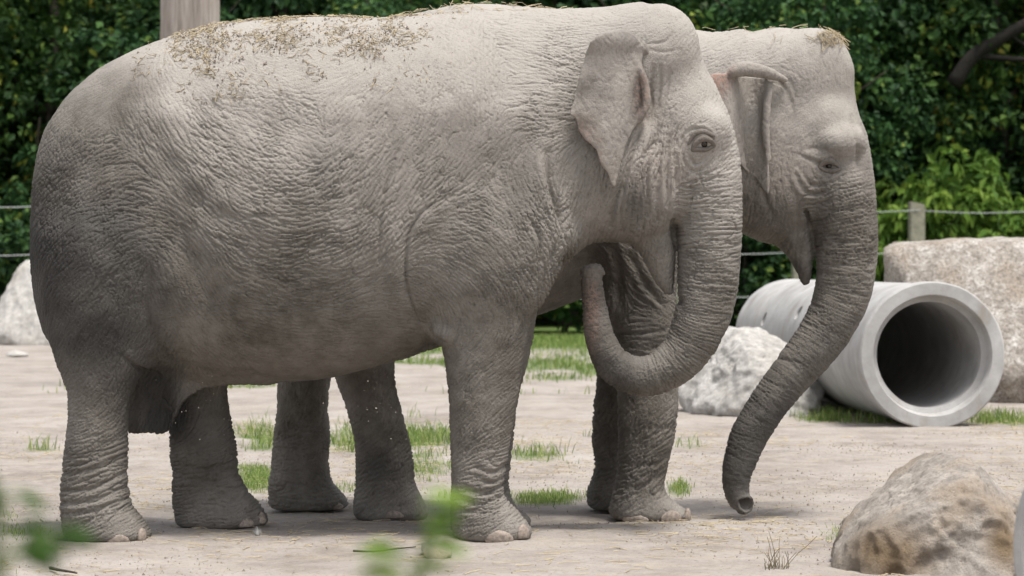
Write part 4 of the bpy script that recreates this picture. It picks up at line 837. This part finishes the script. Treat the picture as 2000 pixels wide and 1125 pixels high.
def pipe(label, near, far, Ro, Ri, holes=()):
    near = Vector(near); far = Vector(far); ax = far - near; Ln = ax.length
    root = empty('concrete_pipe', near); tag(root, label, 'pipe')
    Rs = Ro * .972
    prof = [(Ro - .012, .0), (Ro, .012), (Ro, .20), (Rs, .30), (Rs, Ln), (Ri, Ln), (Ri, .125), (Ri + .045, .115), (Ri + .05, .10), (Ri + .052, .018), (Ri + .062, .0)]
    V, F = ring_lathe(prof)
    V[:, 1:] *= (1 + .004 * fbm(V * 9, 2, 3))[:, None]
    me = mesh_np('pipe_shell', V, [F], False)
    rot = Vector((1, 0, 0)).rotation_difference(ax.normalized()).to_matrix().to_4x4()
    if holes:
        cut = bmesh.new()
        for a, ang, r in holes:
            d = Vector((0, math.cos(ang), math.sin(ang))); mt = Matrix.Translation(Vector((a, 0, 0)) + d * (Ro + Ri) / 2) @ Vector((0, 0, 1)).rotation_difference(d).to_matrix().to_4x4()
            bmesh.ops.create_cone(cut, cap_ends=True, segments=24, radius1=r, radius2=r, depth=.5, matrix=mt)
        cm = bpy.data.meshes.new('cut'); cut.to_mesh(cm); cut.free(); co = bpy.data.objects.new('cut', cm); C.objects.link(co)
        to = bpy.data.objects.new('tmp', me); C.objects.link(to); md = to.modifiers.new('b', 'BOOLEAN'); md.object = co; md.operation = 'DIFFERENCE'; md.solver = 'EXACT'
        me2 = bpy.data.meshes.new_from_object(to.evaluated_get(bpy.context.evaluated_depsgraph_get())); me2.name = 'pipe_shell'
        bpy.data.objects.remove(to); bpy.data.objects.remove(co); me = me2
    me.transform(rot)
    for q in me.polygons: q.use_smooth = True
    me.set_sharp_from_angle(angle=R(30))
    o = link('pipe_shell', me, M_conc); o.parent = root
    return root
PN = W(1822, 692, 20.5); PF = np.array([3.02, 26.4, .615])
pipe('large concrete pipe with lifting holes lying between white boulder and stone block', (PN[0], 20.5, .61), PF,   .622, .452, [(4.5, R(20), .075), (3.0, R(30), .075), (4.9, R(85), .075)])
pipe('grey concrete ring lying beside the beige boulder with brown face', (1.955, 7.4, .47), (2.42, 7.9, .47), .50, .40)

# ------------------------------------------------------------------ posts and fence
m_wood, nt, b = mat('weathered_wood')
w1 = noise(nt, 3, 8, .7, stretch=(6, 6, .35)); w2 = noise(nt, 2, 5, .6); w3 = noise(nt, 9, 6, .75, stretch=(8, 8, .3))
cc = ramp(nt, w1.outputs[0], [(.3, (.19, .165, .14)), (.5, (.34, .30, .265)), (.7, (.46, .42, .385))]).outputs[0]
cc = mix(nt, ramp(nt, w3.outputs[0], [(.30, (.85, .85, .85)), (.40, (0, 0, 0))]).outputs[0], cc, (.09, .07, .055))
cc = mix(nt, ramp(nt, w2.outputs[0], [(.5, (0, 0, 0)), (.7, (.5, .5, .5))]).outputs[0], cc, (.40, .33, .27))
nt.links.new(cc, b.inputs['Base Color']); b.inputs['Roughness'].default_value = .9; p = bump(nt, b, w1.outputs[0], .8, .02); bump(nt, b, w3.outputs[0], .8, .02, p)
lp = W(371, 700, 27.0); n = 64; hs = np.linspace(-.3, 6.2, 90); V = []
for h in hs:
    for t in np.linspace(0, 2 * math.pi, n, endpoint=False): V.append((math.cos(t), math.sin(t), h))
V = np.array(V); q = np.stack([V[:, 0] * 3.5, V[:, 1] * 3.5, V[:, 2] * .5], 1)
rr = .335 * (1 - .006 * (V[:, 2])) * (1 + .03 * fbm(q * .6, 3, 61) - .03 * np.exp(-(fbm(q * 1.6, 3, 63) / .10) ** 2))
V = np.stack([V[:, 0] * rr, V[:, 1] * rr, V[:, 2]], 1); I = np.arange(len(V)).reshape(len(hs), n)
F = np.stack([I[:-1], np.roll(I[:-1], -1, 1), np.roll(I[1:], -1, 1), I[1:]], -1).reshape(-1, 4)
lo_ = link('log_post', mesh_np('log_post', V, [F, I[-1][None]]), m_wood); lo_.location = (lp[0], 27.0, 0)
tag(lo_, 'thick weathered bare log post standing behind the elephants', 'post')
M_post = simple('fence_post_wood', (.27, .25, .20), .9, .3, 12, .4, .01)
M_wire = simple('steel_cable', (.34, .35, .35), .55, .15, 30, .1, .001, .5)
fence = empty('cable_fence', (0, 46, 0)); tag(fence, 'tall cable fence with square posts along the shrubs', 'fence')
def fD(px): return 44.0 + (px - 0) / 1790 * 4.5
fpx = [-330, -110, 115, 380, 690, 985, 1334, 1562, 1790, 2030, 2260]
for i, px in enumerate(fpx):
    D = fD(px); x = (px - 1000) / FP * D; w = .15; bm = bmesh.new(); h = EYE + (HY - 393) / FP * 48.5
    if px == 1562: h = EYE + (HY - 500) / FP * D + .1
    ring = [(-w, -w), (w, -w), (w, w), (-w, w)]
    vb = [bm.verts.new((x + a, D + c, -.3)) for a, c in ring]; vt = [bm.verts.new((x + a, D + c, h - (.07 if a > 0 else 0))) for a, c in ring]
    for k in range(4): bm.faces.new((vb[k], vb[(k + 1) % 4], vt[(k + 1) % 4], vt[k]))
    bm.faces.new(vt); bm.faces.new(vb[::-1]); bmesh.ops.bevel(bm, geom=bm.edges[:], offset=.02, segments=2, affect='EDGES')
    link('post', bm_mesh('post', bm, False), M_post, fence)
for zl, zr in ((EYE + 118 / FP * 44, EYE + 107 / FP * 48.5), (EYE + 23 / FP * 44, EYE + 27 / FP * 48), (EYE - 74 / FP * 44, EYE - 55 / FP * 48)):
    bm = bmesh.new(); pts = []
    for a, c in zip(fpx[:-1], fpx[1:]):
        for k in range(6):
            px = a + (c - a) * k / 6; D = fD(px) - .16; t = (px + 330) / 2590; sag = .05 * math.sin(math.pi * k / 6)
            pts.append((Vector(((px - 1000) / FP * D, D, zl + (zr - zl) * t * 1.22 - sag)), .010))
    tube_mesh(bm, pts, 6); link('cable', bm_mesh('cable', bm), M_wire, fence)
# ------------------------------------------------------------------ leaves
def leaf_material(name, stops, trans=.25):
    m, nt, b = mat(name); c = ramp(nt, attr(nt, 'tone'), stops)
    oi = N(nt, 'ObjectInfo'); hs = N(nt, 'HueSaturation'); mr = N(nt, 'MapRange'); mr.inputs[3].default_value = .75; mr.inputs[4].default_value = 1.2
    nt.links.new(oi.outputs['Random'], mr.inputs[0]); nt.links.new(mr.outputs[0], hs.inputs['Value']); nt.links.new(c.outputs[0], hs.inputs['Color'])
    nt.links.new(hs.outputs[0], b.inputs['Base Color']); b.inputs['Roughness'].default_value = .6; b.inputs['Specular IOR Level'].default_value = .16
    tr = N(nt, 'BsdfTranslucent'); nt.links.new(hs.outputs[0], tr.inputs[0]); mx = N(nt, 'MixShader'); mx.inputs[0].default_value = trans
    nt.links.new(b.outputs[0], mx.inputs[1]); nt.links.new(tr.outputs[0], mx.inputs[2]); nt.links.new(mx.outputs[0], nt.nodes['Material Output'].inputs[0])
    return m
M_leaf_dark = leaf_material('dark_leaves', [(0, (.012, .036, .014)), (.5, (.036, .090, .028)), (.8, (.075, .155, .038)), (1, (.20, .25, .045))])
M_leaf_mid = leaf_material('green_leaves', [(0, (.014, .04, .012)), (.5, (.038, .09, .02)), (.78, (.09, .17, .03)), (.92, (.25, .29, .04)), (1, (.34, .28, .05))])
M_leaf_bright = leaf_material('bright_leaves', [(0, (.05, .11, .018)), (.5, (.11, .20, .032)), (1, (.22, .31, .055))], .35)
M_bark = simple('bark', (.055, .045, .036), .95, .4, 8, .8, .03)
def leaf_cloud(name, centers, radii, per, size, seed, elong=1.5, droop=.35):
    """leaf blades, each a folded kite, clustered round twig ends"""
    rng = np.random.default_rng(seed); cs = np.repeat(centers, per, 0); rs = np.repeat(radii, per)
    d = rng.normal(size=(len(cs), 3)); d /= np.linalg.norm(d, axis=1)[:, None]; P = cs + d * (rs * rng.uniform(.25, 1, len(cs)) ** .6)[:, None] * np.array([1, 1, .7])
    nrm = d * .55 + rng.normal(size=d.shape) * .45 + np.array([0, 0, .75]); nrm /= np.linalg.norm(nrm, axis=1)[:, None]
    ax = d + rng.normal(size=d.shape) * .6 + np.array([0, 0, -droop]); ax -= nrm * (ax * nrm).sum(1)[:, None]; ax /= np.linalg.norm(ax, axis=1)[:, None] + 1e-9
    sd = np.cross(nrm, ax); s = size * rng.uniform(.6, 1.35, len(P)); w = s / elong
    up = nrm * (s * .10)[:, None]
    base = P - ax * (s * .5)[:, None]; tip = P + ax * (s * .5)[:, None] - nrm * (s * .12)[:, None]
    l = P + sd * (w * .5)[:, None] + up - ax * (s * .05)[:, None]; r = P - sd * (w * .5)[:, None] + up - ax * (s * .05)[:, None]
    V = np.stack([base, r, tip, l], 1).reshape(-1, 3); i = np.arange(len(P)) * 4
    F = np.concatenate([np.stack([i, i + 1, i + 2], 1), np.stack([i, i + 2, i + 3], 1)])
    me = mesh_np(name, V, [F], False)
    tone = np.clip(rng.beta(2, 2.6, len(P)) + .12 * np.repeat(rng.normal(size=len(centers)), per), 0, 1); set_attr(me, 'tone', np.repeat(tone, 4))
    return me
def crown_points(n, rx, ry, rz, zc, seed, shell=.55):
    rng = np.random.default_rng(seed); d = rng.normal(size=(n, 3)); d /= np.linalg.norm(d, axis=1)[:, None]
    r = rng.uniform(shell, 1, n) ** .7; lump = 1 + .22 * fbm(d * 1.7, 2, seed)
    return d * (r * lump)[:, None] * np.array([rx, ry, rz]) + np.array([0, 0, zc])
def trunk_mesh(name, h, r, limbs, seed):
    rng = random.Random(seed); bm = bmesh.new(); pts = []; lx = ly = 0
    for k in range(8):
        t = k / 7; pts.append((Vector((lx, ly, -.3 + (h + .3) * t)), r * (1.25 - t) if k else r * 1.5)); lx += rng.uniform(-.1, .1); ly += rng.uniform(-.1, .1)
    tube_mesh(bm, pts, 10)
    for i in range(limbs):
        k = rng.randint(2, 6); p = pts[k][0]; a = rng.uniform(0, 6.28); ln = rng.uniform(.35, .6) * h; q = [(p, pts[k][1] * .55)]; d = Vector((math.cos(a), math.sin(a), rng.uniform(.25, .8))).normalized()
        for s in range(1, 6):
            d = (d + Vector((rng.uniform(-.2, .2), rng.uniform(-.2, .2), rng.uniform(-.1, .15)))).normalized(); p = p + d * ln / 5; q.append((p.copy(), pts[k][1] * .55 * (1 - s / 5.6)))
        tube_mesh(bm, q, 6)
    return bm_mesh(name, bm)
tree_kinds = []
for k, (nc, per, sz, sd) in enumerate(((330, 60, .20, 101), (350, 56, .18, 111), (300, 60, .225, 121))):
    c = crown_points(nc, 3.0, 2.6, 4.3, 4.6, sd); tree_kinds.append((leaf_cloud('crown', c, np.random.default_rng(sd).uniform(.35, .75, nc), per, sz, sd + 1), trunk_mesh('trunk', 7.5, .22, 9, sd)))
shrub_kinds = []
for k, (nc, per, sz, sd, el) in enumerate(((110, 40, .17, 201, 1.5), (130, 34, .24, 211, 2.3), (100, 38, .15, 221, 1.4))):
    c = crown_points(nc, 1.5, 1.2, 1.15, 1.15, sd, .4); c[:, 2] = np.maximum(c[:, 2], .08); shrub_kinds.append((leaf_cloud('foliage', c, np.random.default_rng(sd).uniform(.22, .45, nc), per, sz, sd + 1, el), trunk_mesh('stem', 1.7, .06, 7, sd)))
def plant(name, part, stem, kinds, k, px, D, sc, rot, mtl, label, cat, group):
    x = (px - 1000) / FP * D; r = empty(name, (x, D, 0)); r.rotation_euler.z = rot; r.scale = sc; tag(r, label, cat, group)
    cr = bpy.data.objects.new(part, kinds[k][0]); C.objects.link(cr); cr.parent = r
    if not kinds[k][0].materials: kinds[k][0].materials.append(mtl)
    cr.material_slots[0].link = 'OBJECT'; cr.material_slots[0].material = mtl
    tr = bpy.data.objects.new(stem, kinds[k][1]); C.objects.link(tr); tr.parent = r
    if not kinds[k][1].materials: kinds[k][1].materials.append(M_bark)
    return r
rg = random.Random(5)
LT = ('broad_tree', 'crown', 'trunk', tree_kinds); LS = ('shrub', 'foliage', 'stem', shrub_kinds)
TL = {q: 'dark tree further along the row behind the cable fence, past the yard\'s boulders' for q in (-380, -640, -900, 2400, 2640)}
TL.update({-120: 'yellow-flecked green tree beyond the tall pale boulder', 120: 'yellow-flecked green tree behind the near elephant\'s hindquarters', 330: 'dark green tree right behind the thick log post', 1330: 'dark tree behind the dip between the two elephants\' heads',
      1560: 'dark green tree behind the straw-topped head of the rear elephant', 1760: 'dark leafy tree behind the fence post over the stone block', 1960: 'yellow-flecked broadleaf tree rising behind the huge stone block', 2160: 'dark tree past the yellow-flecked one behind the stone block'})
for i, px in enumerate((-120, 120, 330, 580, 830, 1080, 1330, 1560, 1760, 1960, 2160, -380, -640, -900, 2400, 2640)):
    plant(*LT, i % 3, px + rg.uniform(-30, 30), 53.3 + rg.uniform(-1.2, 2.5), (rg.uniform(.8, 1.1), rg.uniform(.8, 1.1), rg.uniform(.85, 1.15)), rg.uniform(0, 6.3), M_leaf_mid if px in (-120, 120, 1960) else M_leaf_dark,
          TL.get(px, 'dark tree of which only foliage above the elephants\' backs shows'), 'tree', 'trees behind the fence')
for i, px in enumerate((-60, 240, 520, 800, 1090, 1400, 1660, 1900, 2120, -330, -600, 2380)):
    plant(*LT, (i + 1) % 3, px + rg.uniform(-40, 40), 59 + rg.uniform(-1, 2), (1.15, 1.1, 1.3), rg.uniform(0, 6.3), M_leaf_dark, 'tall dark tree closing the gaps in the row furthest from the fence', 'tree', 'trees behind the front row')
for i, (px, D, s, h, mt, kk, lb) in enumerate(((-40, 49.5, 1.2, 1.2, 0, 0, 'dark shrub behind the cables by the tall pale boulder'), (70, 50, 1.1, 1.25, 0, 2, 'dark shrub behind the cables by the tall pale boulder'),
                       (1090, 49.2, 1.1, .85, 2, 0, 'green shrub seen between the elephants\' forelegs beyond the lawn'), (1470, 50.4, 1.1, 1.15, 0, 0, 'dark shrub behind the cables above the white craggy boulder'),
                       (1600, 50.6, 1.0, 1.0, 0, 2, 'dark shrub behind the pierced concrete pipe'), (1740, 50.6, .75, 1.05, 1, 1, 'bright large-leaved shrub at the post, between trunk and stone block'), (1850, 50.9, 1.15, 1.55, 1, 1, 'tallest bright green shrub, rising above the cable beside the post'),
                       (1960, 50.5, 1.0, 1.1, 1, 1, 'bright green shrub behind the cable over the stone block'), (2070, 50.8, 1.1, 1.2, 1, 1, 'bright green shrub behind the cable over the stone block'))):
    plant(*LS, kk, px, D, (s, s, h), rg.uniform(0, 6.3), (M_leaf_dark, M_leaf_bright, M_leaf_mid)[mt], lb, 'shrub', ('dark shrubs', 'bright shrubs', 'green shrubs')[mt] + ' behind the fence')
bm = bmesh.new()
for pts, r_ in ((((1862, 165), (1898, 112), (1950, 78), (2010, 42), (2090, -10)), .17), (((1902, 108), (1960, 114), (2020, 117), (2080, 112)), .07), (((1930, 92), (1968, 70), (1995, 84), (2030, 110)), .05)):
    Pb = catmull([tuple(W(x_, y_, 51.9)) for x_, y_ in pts], 4); tube_mesh(bm, [(Vector(q), r_ * (1 - .45 * i / len(Pb))) for i, q in enumerate(Pb)], 8)
lt = [o for o in bpy.data.objects if o.get('label', '').startswith('yellow-flecked broadleaf tree rising')][0]
bpy.context.view_layer.update(); lb_ = bpy.data.objects.new('limb', bm_mesh('limb', bm)); C.objects.link(lb_); lb_.data.materials.append(simple('shaded_bark', (.014, .012, .010), .95, .4, 8, .8, .03)); lb_.parent = lt; lb_.matrix_parent_inverse = lt.matrix_world.inverted()  # near-black bark: the limb's shade among the leaves is put into its colour
bk = np.array([(x, y) for x in np.linspace(-90, 90, 60) for y in np.linspace(66, 120, 30)]); bz = np.clip((bk[:, 1] - 66) / 14, 0, 1) ** .8 * 14 + fbm(np.c_[bk * .15, bk[:, 0] * 0], 3, 91) * 1.5 - 1
ii = np.arange(len(bk)).reshape(60, 30); Qb = np.stack([ii[:-1, :-1], ii[1:, :-1], ii[1:, 1:], ii[:-1, 1:]], -1).reshape(-1, 4)
tag(link('hillside', mesh_np('hillside', np.c_[bk, bz], [Qb]), simple('wooded_slope', (.03, .045, .018), .95, .5, 1.5, .6, .3)), kind='structure')

# ------------------------------------------------------------------ grass and litter
rng = np.random.default_rng(77)
def blades(name, label, X, Y, h, w, mtl, lean=.5, z=None):
    n = len(X); a = rng.uniform(0, 6.283, n); dx, dy = np.cos(a), np.sin(a); hh = h * rng.uniform(.45, 1.25, n); ln = hh * lean * rng.uniform(.2, 1.2, n); ww = w * rng.uniform(.7, 1.2, n)
    Z = (gz(X, Y) if z is None else z) - .012
    sx, sy = -dy * ww / 2, dx * ww / 2
    V = np.stack([np.stack([X - sx, Y - sy, Z], 1), np.stack([X + sx, Y + sy, Z], 1), np.stack([X + dx * ln * .4 + sx * .8, Y + dy * ln * .4 + sy * .8, Z + hh * .6], 1), np.stack([X + dx * ln * .4 - sx * .8, Y + dy * ln * .4 - sy * .8, Z + hh * .6], 1),
                  np.stack([X + dx * ln, Y + dy * ln, Z + hh], 1)], 1).reshape(-1, 3)
    i = np.arange(n) * 5; me = mesh_np(name, V, [np.stack([i, i + 1, i + 2, i + 3], 1), np.stack([i + 3, i + 2, i + 4], 1)]); set_attr(me, 'tone', np.repeat(rng.uniform(0, 1, n), 5))
    return tag(link(name, me, mtl), label, 'grass', kind='stuff')
M_grass = leaf_material('grass_blades', [(0, (.10, .16, .035)), (.6, (.19, .27, .07)), (1, (.36, .38, .15))], .4)
def scatter(n, y0, y1, dens):
    Y = (rng.uniform(0, 1, n) * (y1 ** 2 - y0 ** 2) + y0 ** 2) ** .5; X = rng.uniform(-.235, .235, n) * Y; k = rng.uniform(0, 1, n) < dens(X, Y); return X[k], Y[k]
X, Y = scatter(330000, 9.5, 17, lambda x, y: np.clip((grass_amount(x, y) - .05) * 1.15, 0, 1) ** 1.2 * .5); blades('grass', 'sparse tufts of short green grass growing round the elephants', X, Y, .042, .0045, M_grass, .9)
X, Y = scatter(160000, 17, 26, lambda x, y: np.clip(grass_amount(x, y) - .2, 0, 1) * .6); blades('grass', 'fresh grass growing round the feet of the boulder, pipe and block', X, Y, .11, .007, M_grass, .8)
X, Y = scatter(90000, 26, 47, lambda x, y: grass_amount(x, y) * .55); blades('grass', 'thin lawn spreading in front of the cable fence', X, Y, .10, .016, M_grass)

def straws(P, Nn, lmin, lmax, w, seed, lift=.004, stand=.25):
    """thin three-sided straws lying on a surface"""
    r = np.random.default_rng(seed); n = len(P); t = r.normal(size=(n, 3)); t -= Nn * (t * Nn).sum(1)[:, None]; t /= np.linalg.norm(t, axis=1)[:, None]; t = t + Nn * (r.uniform(-.1, 1, n) * stand)[:, None]; t /= np.linalg.norm(t, axis=1)[:, None]
    s = np.cross(Nn, t); ln = r.uniform(lmin, lmax, n)[:, None]; ww = w * r.uniform(.6, 1.4, n)[:, None]; c = P + Nn * lift; bend = r.normal(size=(n, 1)) * .18 * ln
    pts = []
    for k, (u, b_) in enumerate(((-.5, 0), (0, 1), (.5, 0))):
        q = c + t * ln * u + s * bend * b_ + Nn * (ln * abs(bend) * 2 * b_); pts += [q + s * ww / 2, q - s * ww / 2, q + Nn * ww * .7]
    V = np.stack(pts, 1).reshape(-1, 3); i = (np.arange(n) * 9)[:, None]; F = []
    for k in (0, 3):
        for a, b_ in ((0, 1), (1, 2), (2, 0)): F.append(i + np.array([[k + a, k + b_, k + 3 + b_, k + 3 + a]]))
    return V, np.concatenate(F)
def crumbs(P, Nn, smin_, smax_, seed):
    r = np.random.default_rng(seed); n = len(P); base = np.array([(1, 0, -.4), (-.5, .87, -.4), (-.5, -.87, -.4), (.1, .05, .75)]); s = r.uniform(smin_, smax_, n); V = base[None] * (1 + r.normal(size=(n, 4, 1)) * .3) * s[:, None, None]
    a = r.uniform(0, 6.28, n); ca, sa = np.cos(a)[:, None], np.sin(a)[:, None]; V = np.stack([V[..., 0] * ca - V[..., 1] * sa, V[..., 0] * sa + V[..., 1] * ca, V[..., 2]], -1) * r.uniform(.6, 1.6, (n, 1, 3))
    V = (V + (P + Nn * (s * .15)[:, None])[:, None]).reshape(-1, 3); i = (np.arange(n) * 4)[:, None]; return V, np.concatenate([i + np.array([f]) for f in ((0, 1, 3), (1, 2, 3), (2, 0, 3), (0, 2, 1))])
def pick(V, Nn, w, n, seed):
    r = np.random.default_rng(seed); k = r.choice(len(V), n, p=w / w.sum()); return V[k] + r.normal(size=(n, 3)) * .004, Nn[k]
U, T = uv_of(V1, 12.2); nz = fbm(V1 * 6, 4, 81)
wb = np.clip((195 - T + 60 * nz) / 110, 0, 1) * np.clip((U - 250) / 120, 0, 1) * np.clip((920 - U) / 160, 0, 1) * (N1[:, 2] > .1) * np.clip(nz + .5, .12, 1) ** 1.4
Pq, Nq = pick(V1, N1, wb + 1e-9, 1500, 3); tag(link('straw_litter', mesh_np('straw_litter', *[q if i == 0 else [q] for i, q in enumerate(straws(Pq, Nq, .015, .055, .0032, 4))]), M_straw), 'loose straw scattered over the near elephant\'s broad back', 'straw', kind='stuff')
Pq, Nq = pick(V1, N1, wb + 1e-9, 3600, 5); tag(link('dirt_crumbs', mesh_np('dirt_crumbs', *[q if i == 0 else [q] for i, q in enumerate(crumbs(Pq, Nq, .002, .0065, 6))], False), M_crumb), 'dark crumbs of dirt thrown on the near elephant\'s back', 'dirt', kind='stuff')
U, T = uv_of(V2, 13.3); wb = np.exp(-((U - 1632) / 24) ** 2 - ((T - 72) / 14) ** 2) + .012 * (T < 75) * (U > 1380) + .05 * (T < 30)
wb = wb * (N2[:, 2] > .0); Pq, Nq = pick(V2, N2, wb, 300, 7); tag(link('straw_litter', mesh_np('straw_litter', *[q if i == 0 else [q] for i, q in enumerate(straws(Pq, Nq, .03, .12, .0035, 8, .012, .3))]), M_straw), 'tuft of dry straw on the crown of the elephant behind', 'straw', kind='stuff')
def on_ground(n, y0, y1, dens):
    X, Y = scatter(n, y0, y1, dens); Pg = np.stack([X, Y, gz(X, Y)], 1); Pg[:, 2] += .012 * fbm(np.c_[X, Y, X * 0] * 1.3, 3, 51) + .008 * fbm(np.c_[X, Y, X * 0] * 6, 3, 52) - .004; return Pg, np.tile([0, 0, 1.], (len(Pg), 1))
Pq, Nq = on_ground(24000, 10, 22, lambda x, y: np.clip(fbm(np.c_[x, y, x * 0] * .9, 3, 95) + .3, .05, 1) * .45); V, F = straws(Pq, Nq, .03, .13, .0035, 9, .003, .06)
tag(link('straw_litter', mesh_np('straw_litter', V, [F]), M_straw), 'bits of dry straw strewn over the trampled dirt ground', 'straw', kind='stuff')
Pq, Nq = on_ground(42000, 10, 20, lambda x, y: np.clip(fbm(np.c_[x, y, x * 0] * 1.1, 3, 97) + .35, .05, 1) * .5); V, F = crumbs(Pq, Nq, .002, .009, 10)
tag(link('dirt_crumbs', mesh_np('dirt_crumbs', V, [F], False), simple('ground_clod', (.27, .23, .19), .95, .4, 10)), 'small clods and pebbles strewn over the trampled dirt', 'dirt', kind='stuff')
def twig(name, label, pts, r, parent=None):
    bm = bmesh.new(); P = catmull([tuple(W(a, b, ground_depth(b))) for a, b in pts], 5); tube_mesh(bm, [(Vector((q[0], q[1], q[2] + r * .8)), r * (1 - .5 * i / len(P))) for i, q in enumerate(P)], 6)
    return tag(link(name, bm_mesh(name, bm), M_bark), label, 'twig')
twig('twig', 'thin dark twig lying on the dirt beside the grey stone', [(690, 1078), (730, 1079), (770, 1074), (812, 1070)], .006)
twig('twig', 'short dark broken twig near the green sprig and hind foot', [(98, 1112), (115, 1116), (135, 1119), (150, 1122)], .008)
# dry weed on the bare ground
bm = bmesh.new(); rw = random.Random(3); wb_ = W(1515, 1112, ground_depth(1112))
for i in range(34):
    a = rw.uniform(0, 6.28); t = rw.uniform(.15, 1.0); h = rw.uniform(.03, .10) if i > 3 else rw.uniform(.12, .2); p = Vector(wb_) + Vector((rw.uniform(-.05, .05), rw.uniform(-.03, .03), -.02)); q = [(p, .0018)]
    d = Vector((math.cos(a) * t * .6, math.sin(a) * t * .6, 1)).normalized()
    for s in range(4): d = (d + Vector((rw.uniform(-.3, .3), rw.uniform(-.3, .3), -.05))).normalized(); p = p + d * h / 3; q.append((p.copy(), .0014))
    tube_mesh(bm, q, 4)
tag(link('dry_weed', bm_mesh('dry_weed', bm), simple('dry_stalk', (.16, .13, .08), .9)), 'small dry wiry weed tuft on bare dirt left of the beige boulder', 'weed')
# sprigs of green close to the viewer
M_sprig = leaf_material('sprig_leaves', [(0, (.10, .19, .02)), (1, (.22, .34, .05))], .5)
M_sprigd = leaf_material('sprig_leaves_dark', [(0, (.03, .075, .012)), (1, (.07, .13, .025))], .4)
M_stem = simple('green_stem', (.10, .15, .04), .6)
def sprig(label, D, foot, leaves, mtl, ls):
    x0, z0 = foot; root = empty('leafy_sprig', (x0, D, 0)); tag(root, label, 'plant')
    P = [W(a, b, D) for a, b in leaves]; top = min(P, key=lambda q: -q[2]); bm = bmesh.new()
    tube_mesh(bm, [(Vector((x0 + (top[0] - x0) * (t ** 2), D, -.05 + (top[2] + .05) * t)), .004 * (1.2 - t)) for t in [k / 10 for k in range(11)]], 6)
    for q in P:
        t = max(.05, min(.98, (q[2] - .03) / (top[2] + .01))); a = Vector((x0 + (top[0] - x0) * t * t, D, t * top[2])); tube_mesh(bm, [(a, .0018), ((a + Vector(q)) / 2 + Vector((0, 0, .01)), .0014), (Vector(q), .001)], 5)
    link('stem', bm_mesh('stem', bm), M_stem, root)
    rr_ = random.Random(int(D * 10))
    for q in P:
        a = rr_.uniform(-.5, .5) + (0 if q[0] > x0 else math.pi); ax = Vector((math.cos(a), rr_.uniform(-.3, .3), rr_.uniform(-.5, .5))).normalized(); nm = Vector((rr_.uniform(-.3, .3), -.6, 1)).normalized(); nm = (nm - ax * nm.dot(ax)).normalized(); sd = nm.cross(ax); s = ls * rr_.uniform(.75, 1.25)
        bm = bmesh.new(); rows = []
        for k in range(7):
            t = k / 6; w = .26 * s * math.sin(math.pi * (t * .94 + .03)) ** .8; c_ = Vector(q) + ax * s * t - nm * (s * .25 * t * t); rows.append((bm.verts.new(c_ + sd * w + nm * w * .25), bm.verts.new(c_), bm.verts.new(c_ - sd * w + nm * w * .25)))
        for A, B in zip(rows[:-1], rows[1:]):
            bm.faces.new((A[0], A[1], B[1], B[0])); bm.faces.new((A[1], A[2], B[2], B[1]))
        me = bm_mesh('leaf', bm); set_attr(me, 'tone', np.full(len(me.vertices), rr_.random())); link('leaf', me, mtl, root)
sprig('bright yellow-green leafy sprig rising in front of the elephants\' feet', 2.1, ((790 - 1000) / FP * 2.1, 0), [(830, 970), (845, 1000), (828, 1035), (850, 1015), (862, 985), (765, 1065), (785, 1090), (805, 1115), (790, 1130), (820, 1060)], M_sprig, .034)
sprig('dark green leafy sprig rising beside the hind feet', 2.0, ((20 - 1000) / FP * 2.0, 0), [(-10, 945), (5, 970), (-20, 985), (-15, 900), (40, 1015), (118, 1035), (30, 1075), (60, 1065), (-30, 1040), (10, 950), (15, 990), (-5, 1000), (25, 960), (45, 1050), (105, 1040), (125, 1030)], M_sprigd, .036)
# grains of dirt flying under the belly
rq = np.random.default_rng(12); Pq = np.concatenate([np.array([W(rq.normal(720, 60), rq.normal(760, 60), rq.uniform(11.9, 12.6)) for _ in range(45)]), np.array([W(rq.normal(400, 45), rq.normal(800, 45), rq.uniform(11.9, 12.5)) for _ in range(22)])])
V, F = crumbs(Pq, np.tile([0, 0, 1.], (len(Pq), 1)), .0015, .0038, 13); tag(link('flying_grit', mesh_np('flying_grit', V, [F], False), simple('grit', (.5, .45, .38), .9)), 'pale specks of grit flying between the elephants\' legs', 'dirt', kind='stuff')
